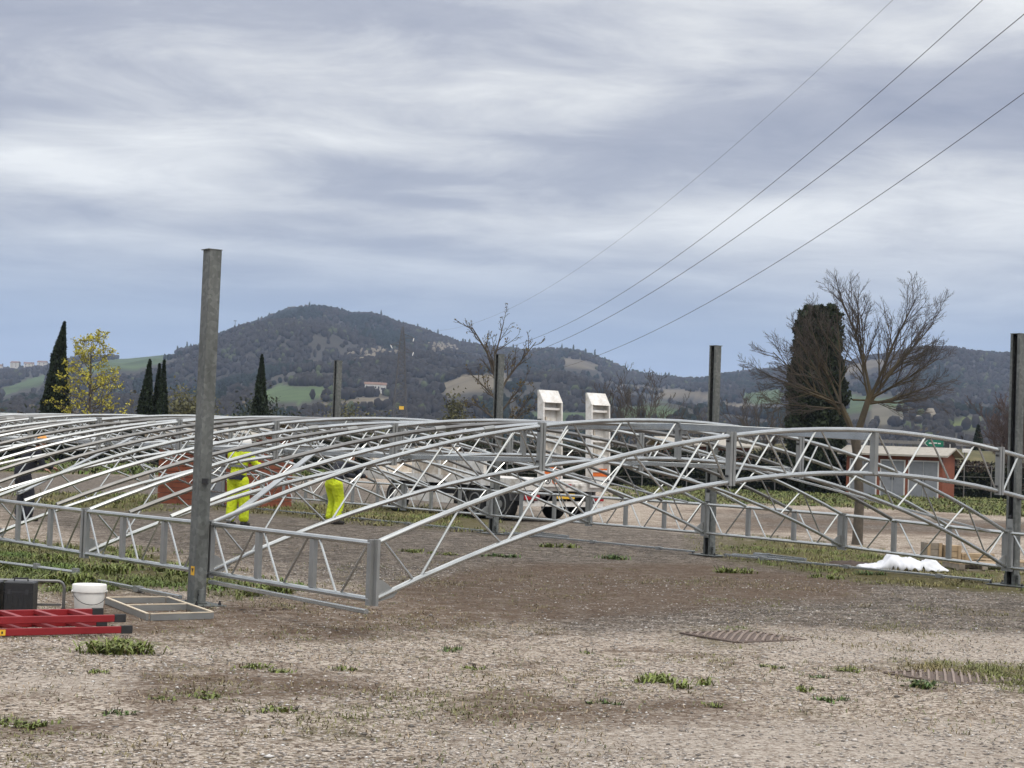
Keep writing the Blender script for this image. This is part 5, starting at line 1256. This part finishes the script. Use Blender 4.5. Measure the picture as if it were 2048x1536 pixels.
nrm = Vector((420, 76, 0)).normalized()
CAB = [('thin earth wire at the top of the power line, from the pylon tip', 0.0, [(0, 29.8), (.362, 23.49), (.577, 29.88), (.693, 35.16)], .013),
       ('highest conductor cable, from the upper arm of the pylon', 2.5, [(0, 27.0), (.366, 17.67), (.598, 26.63), (.717, 32.93)], .026),
       ('middle conductor cable, from the opposite arm of the pylon', -2.3, [(0, 25.0), (.443, 16.06), (.652, 22.19), (.753, 28.08)], .026),
       ('lowest conductor cable, from the lower arm of the pylon', 2.7, [(0, 23.5), (.457, 14.57), (.636, 20.32), (.729, 25.68)], .026)]
for lab, off, pts, r in CAB:
    c_ = np.polyfit([p[0] for p in pts], [p[1] for p in pts], 2, w=[1, 1, 2, 2])
    P = []
    for q in np.linspace(.0, 1.0, 70):
        P.append(Vector((-26 + 76*q, 420 - 420*q, float(np.polyval(c_, q)))) + nrm*off)
    o = MB().tube(P, r, 5).build('power_cable', MT['cable'], None, True); tag(o, lab, 'cable', 'cables of the power line')

# ------------------------------------------------------------------ houses on the hills
MT['stucco'] = simple('pale_stucco', (.62, .58, .50), (.52, .48, .41), .85, 0, .5)
MT['tile'] = simple('clay_tiles', (.20, .115, .075), (.13, .08, .055), .85, 0, .8)
def house(b, Y, sx_, sy_, h, rz, lab, white=False, wins=2, dz_=0):
    z = float(hill_z(b, Y))+dz_; t_ = empty('house', (b*Y, Y, z-.5), rz, lab, 'house', 'houses on the hills')
    MB().box((0, 0, h/2-.7), (sx_, sy_, h+1.5)).build('wall', MT['white_paint'] if white else MT['stucco'], t_)
    rh = sy_*.24; ov = .4
    MB().prism([(-sy_/2-ov, h), (sy_/2+ov, h), (0, h+rh)], -sx_/2-ov, sx_/2+ov, Matrix(((0, 0, 1, 0), (1, 0, 0, 0), (0, 1, 0, 0), (0, 0, 0, 1)))).build('roof', MT['tile'], t_)
    for k in range(wins):
        for zz in ([h*.35, h*.75] if h > 5 else [h*.5]):
            MB().box((-sx_/2 + sx_*(k+.5)/wins, -sy_/2-.03, zz), (1.1, .12, 1.4)).build('window', MT['dark_metal'], t_)
    return t_
house(-.2870, 2405, 15, 9, 6, .1, 'lowest pale house on the far hill crest', wins=3, dz_=3)
house(-.2765, 2415, 11, 9, 7, -.2, 'tall pale house on the far hill crest, roof facing the valley', wins=2, dz_=5)
house(-.2690, 2412, 13, 9, 6, .3, 'pale house on the hill crest between two other houses', wins=3, dz_=4)
house(-.2615, 2415, 12, 9, 6, 0, 'pale house nearest the tall cypress on the hill crest', wins=2, dz_=4)
def find_Y(b, e):
    Ys = np.linspace(700, 2400, 900); el = hill_z(np.full_like(Ys, b), Ys)/Ys
    k = np.argmax(el > e); return float(Ys[k])
Yf = find_Y(-.076, .0318)
house(-.0775, Yf, Yf*.0085, 7, 3.6, .08, 'long white farmhouse among the fields below the hill', True, 5, 1.0)
house(-.0715, Yf+3, Yf*.0032, 7, 4.6, .08, 'white gabled end of the farmstead below the hill', True, 2, 1.0)
ms = empty('radio_mast', (-.1553*2445, 2445, float(hill_z(-.1553, 2445))), 0, 'thin radio mast on the shoulder of the hill', 'mast')
MB().tube([(0, 0, -2), (0, 0, 15)], .35, 5).build('pole', MT['lattice'], ms); MB().box((0, 0, 14.5), (4.2, .6, .9)).build('antenna', MT['lattice'], ms)
# ------------------------------------------------------------------ people
MT['skin'] = simple('skin', (.46, .27, .19), (.40, .22, .15), .6, 0, 20)
MT['hivis'] = simple('hi_vis_yellow', (.70, .80, .015), (.50, .60, .01), .75, 0, 7, .9, .05)
MT['navy'] = simple('navy_cloth', (.016, .018, .028), (.010, .011, .018), .85, 0, 9, .3, .01)
MT['grey_band'] = simple('reflective_grey', (.16, .165, .16), (.12, .12, .12), .4, .2, 12)
MT['helmet_w'] = simple('white_helmet', (.80, .79, .76), (.74, .73, .7), .35, 0, 6)
MT['helmet_o'] = simple('orange_helmet', (.80, .36, .06), (.72, .3, .05), .35, 0, 6)
MT['boot'] = simple('boot', (.03, .026, .022), (.018, .016, .014), .8, 0, 20)
MT['hair'] = simple('dark_hair', (.018, .014, .012), (.01, .008, .007), .7, 0, 30)
def blob(mb, pts, rs, n=12):
    """tapered limb with rounded ends; r may be (rx, ry)"""
    P = [Vector(p) for p in pts]; R = list(rs)
    d0 = (P[0]-P[1]).normalized(); d1 = (P[-1]-P[-2]).normalized()
    mb.tube([P[0]+d0*R[0]*.75, P[0]+d0*R[0]*.45] + P + [P[-1]+d1*R[-1]*.45, P[-1]+d1*R[-1]*.75], [R[0]*.35, R[0]*.82] + R + [R[-1]*.82, R[-1]*.35], n)
def ell(mb, c, r, n=14):
    c = Vector(c); rings = []
    for k in range(9):
        a = -PI/2 + PI*(k+.0)/8; cr = max(math.cos(a), .08)
        rings.append([c + Vector((r[0]*cr*math.cos(2*PI*i/n), r[1]*cr*math.sin(2*PI*i/n), r[2]*math.sin(a))) for i in range(n)])
    mb.loft(rings)
def fuse(mb, name, m, parent, vox, sm=2, rough=0.0):
    """one continuous surface from overlapping volumes"""
    me = mb.mesh(name); o = link(name, me, m, parent)
    r = o.modifiers.new('fuse', 'REMESH'); r.mode = 'VOXEL'; r.voxel_size = vox; r.use_smooth_shade = True
    s = o.modifiers.new('soft', 'SMOOTH'); s.factor = .5; s.iterations = sm
    return o
def person(loc, rz, label, J, cloth):
    """J: joints (x right, y forward, z up), cloth: materials"""
    t_ = empty('person', loc, rz, label, 'person')
    j = {k: Vector(v) for k, v in J.items()}
    b = MB()
    # trunk
    blob(b, [j['pelvis'], j['pelvis'].lerp(j['chest'], .5), j['chest']], [.125, .115, .135])
    for s in 'LR':
        blob(b, [j['hip'+s], j['knee'+s], j['ankle'+s]], [.082, .055, .038]); blob(b, [j['chest']+(j['sh'+s]-j['chest'])*.3, j['sh'+s]], [.10, .062])
        blob(b, [j['sh'+s], j['el'+s], j['wr'+s]], [.052, .040, .028])
        toe = j['ankle'+s] + Vector((0, .15, -.05)); blob(b, [j['ankle'+s]+Vector((0, -.03, -.04)), toe], [.042, .032])
        # hand: palm, four fingers, thumb off the side
        w_ = j['wr'+s]; d = (w_-j['el'+s]).normalized(); sd_ = d.cross(Vector((0, 0, 1)));
        if sd_.length < .1: sd_ = d.cross(Vector((0, 1, 0)))
        sd_.normalize(); nn = sd_.cross(d)
        for q in (-.022, 0, .022): blob(b, [w_ + sd_*q*.6, w_ + d*.085 + sd_*q], [.018, .017], 8)
        for q, L in ((-.033, .062), (-.011, .078), (.011, .073), (.033, .055)):
            p0 = w_ + d*.085 + sd_*q; p1 = p0 + d*L*.55 - nn*.012; p2 = p1 + d*L*.4 - nn*.03
            b.tube([p0, p1, p2], [.0095, .0088, .0075], 7)
        th_ = w_ + d*.035 + sd_*(.04); b.tube([w_ + d*.02 + sd_*.022, th_, th_ + d*.04 + sd_*.012 - nn*.02], [.012, .0105, .0085], 7)
    # neck, head, face
    hd_, nk = j['head'], j['neck']; blob(b, [nk - Vector((0, 0, .05)), hd_ - Vector((0, 0, .07))], [.06, .055])
    ell(b, hd_, (.076, .095, .115)); ell(b, hd_ + Vector((0, .03, -.07)), (.055, .062, .05))
    blob(b, [hd_ + Vector((0, .092, .01)), hd_ + Vector((0, .112, -.025))], [.010, .016], 8)
    for s in (-1, 1): ell(b, hd_ + Vector((s*.078, -.005, -.005)), (.012, .022, .032), 8)
    ell(b, hd_ + Vector((0, .092, -.055)), (.026, .012, .010), 8)
    fuse(b, 'body', MT['skin'], t_, .0105, 1)
    for s in (-1, 1):
        m = MB(); ell(m, hd_ + Vector((s*.03, .086, .015)), (.011, .008, .008), 8); m.build('eye', MT['hair'], t_)
    # hair
    h = MB(); ell(h, hd_ + Vector((0, -.02, .022)), (.084, .093, .105)); h.build('hair', MT['hair'], t_, True)
    # jacket
    c = MB(); blob(c, [j['pelvis']+Vector((0, 0, .03)), j['pelvis'].lerp(j['chest'], .5), j['chest'], j['chest'].lerp(j['neck'], .6)], [.158, .150, .165, .085])
    for s in 'LR':
        blob(c, [j['chest']+(j['sh'+s]-j['chest'])*.2, j['sh'+s]], [.135, .085]); blob(c, [j['sh'+s], j['el'+s], j['el'+s].lerp(j['wr'+s], .93)], [.076, .060, .047])
    jk = fuse(c, 'jacket', MT[cloth['jacket']], t_, .016, 2)
    if cloth.get('band'):
        ax = (j['chest']-j['pelvis']).normalized()
        for f, hgt, m_, r in cloth['band']:
            ctr = j['pelvis'].lerp(j['chest'], f); M_ = ax.to_track_quat('Z', 'Y').to_matrix()
            MB().loft([[ctr + M_ @ Vector((r*1.02*math.cos(a), r*math.sin(a), z)) for a in np.linspace(0, 2*PI, 25)[:-1]] for z in (-hgt/2, hgt/2)], False).build('band', MT[m_], jk, True)
    # trousers
    c = MB(); blob(c, [j['pelvis']+Vector((0, 0, .06)), j['pelvis']+Vector((0, 0, -.05))], [.15, .15])
    for s in 'LR': blob(c, [j['hip'+s], j['knee'+s].lerp(j['hip'+s], .08), j['knee'+s].lerp(j['ankle'+s], .1), j['ankle'+s]+Vector((0, 0, .05))], [.125, .106, .102, .094])
    tr_ = fuse(c, 'trousers', MT[cloth['trousers']], t_, .016, 2)
    for s in 'LR':
        k_ = j['knee'+s].lerp(j['ankle'+s], .5)
        if cloth.get('leg_band'): MB().lathe([(.094, -.03), (.094, .03)], k_, 20, False).build('band', MT['grey_band'], tr_, True)
        bt = MB(); a_ = j['ankle'+s]; blob(bt, [a_ + Vector((0, -.04, -.035)), a_ + Vector((0, .06, -.045)), a_ + Vector((0, .17, -.055))], [.056, .05, .042]); blob(bt, [a_ + Vector((0, 0, -.03)), a_ + Vector((0, 0, .09))], [.055, .062])
        fuse(bt, 'boot', MT['boot'], t_, .014, 1)
    if cloth.get('helmet'):
        m = MB(); R0 = [(.118, -.005), (.112, .0), (.112, .03), (.105, .07), (.085, .105), (.05, .128), (.001, .134)]
        m.loft([[hd_ + Vector((r*.92*math.cos(2*PI*k/24), r*1.1*math.sin(2*PI*k/24) + (.035 if i == 0 and math.sin(2*PI*k/24) > .3 else 0), z + .03)) for k in range(24)] for i, (r, z) in enumerate(R0)])
        hm_ = m.build('helmet', MT[cloth['helmet']], t_, True)
        MB().tube([hd_ + Vector((0, .12*math.cos(a), .03+.138*math.sin(a))) for a in np.linspace(.3, PI-.3, 10)], .012, 6).build('crest', MT[cloth['helmet']], hm_)
    return t_
STAND = dict(pelvis=(0, 0, .90), chest=(0, .05, 1.22), neck=(0, .10, 1.40), head=(0, .17, 1.52), shL=(-.19, .06, 1.33), shR=(.19, .06, 1.33),
             hipL=(-.09, 0, .86), hipR=(.09, 0, .86), kneeL=(-.11, .03, .48), kneeR=(.12, .05, .48), ankleL=(-.12, -.02, .09), ankleR=(.14, .03, .09))
def pose(**k): d = dict(STAND); d.update(k); return d
person((-5.03, 33.5, 0), -.35, 'worker in bright yellow high-visibility suit and white helmet, back turned, handling the frame',
       pose(head=(.03, .2, 1.50), elL=(-.27, .2, 1.12), wrL=(-.15, .42, 1.12), elR=(.31, .16, 1.12), wrR=(.22, .40, 1.16)),
       dict(jacket='hivis', trousers='hivis', helmet='helmet_w', leg_band=True, band=[(-.02, .10, 'navy', .172), (.62, .05, 'grey_band', .180)]))
person((-3.42, 35.9, 0), -.75, 'stooping worker in bright yellow trousers and dark jacket behind the roof tubes',
       pose(pelvis=(0, -.08, .84), chest=(0, .13, 1.12), neck=(0, .25, 1.27), head=(0, .34, 1.37), shL=(-.19, .19, 1.21), shR=(.19, .19, 1.21), elL=(-.24, .42, .98), wrL=(-.12, .62, .95), elR=(.24, .42, .98), wrR=(.12, .62, .97),
            hipL=(-.09, -.08, .80), hipR=(.09, -.08, .80), kneeL=(-.11, .03, .46), kneeR=(.12, -.01, .45), ankleL=(-.11, -.05, .09), ankleR=(.13, -.09, .09)),
       dict(jacket='navy', trousers='hivis', helmet=None, leg_band=True))
person((-8.75, 32.6, 0), -.9, 'person in dark navy clothes with an orange helmet behind the girder',
       pose(pelvis=(0, -.05, .86), chest=(0, .10, 1.16), neck=(0, .19, 1.32), head=(0, .27, 1.42), shL=(-.19, .13, 1.26), shR=(.19, .13, 1.26), elL=(-.26, .22, 1.02), wrL=(-.16, .42, .95), elR=(.26, .22, 1.02), wrR=(.16, .44, .98), hipL=(-.09, -.05, .82), hipR=(.09, -.05, .82)),
       dict(jacket='navy', trousers='navy', helmet='helmet_o'))
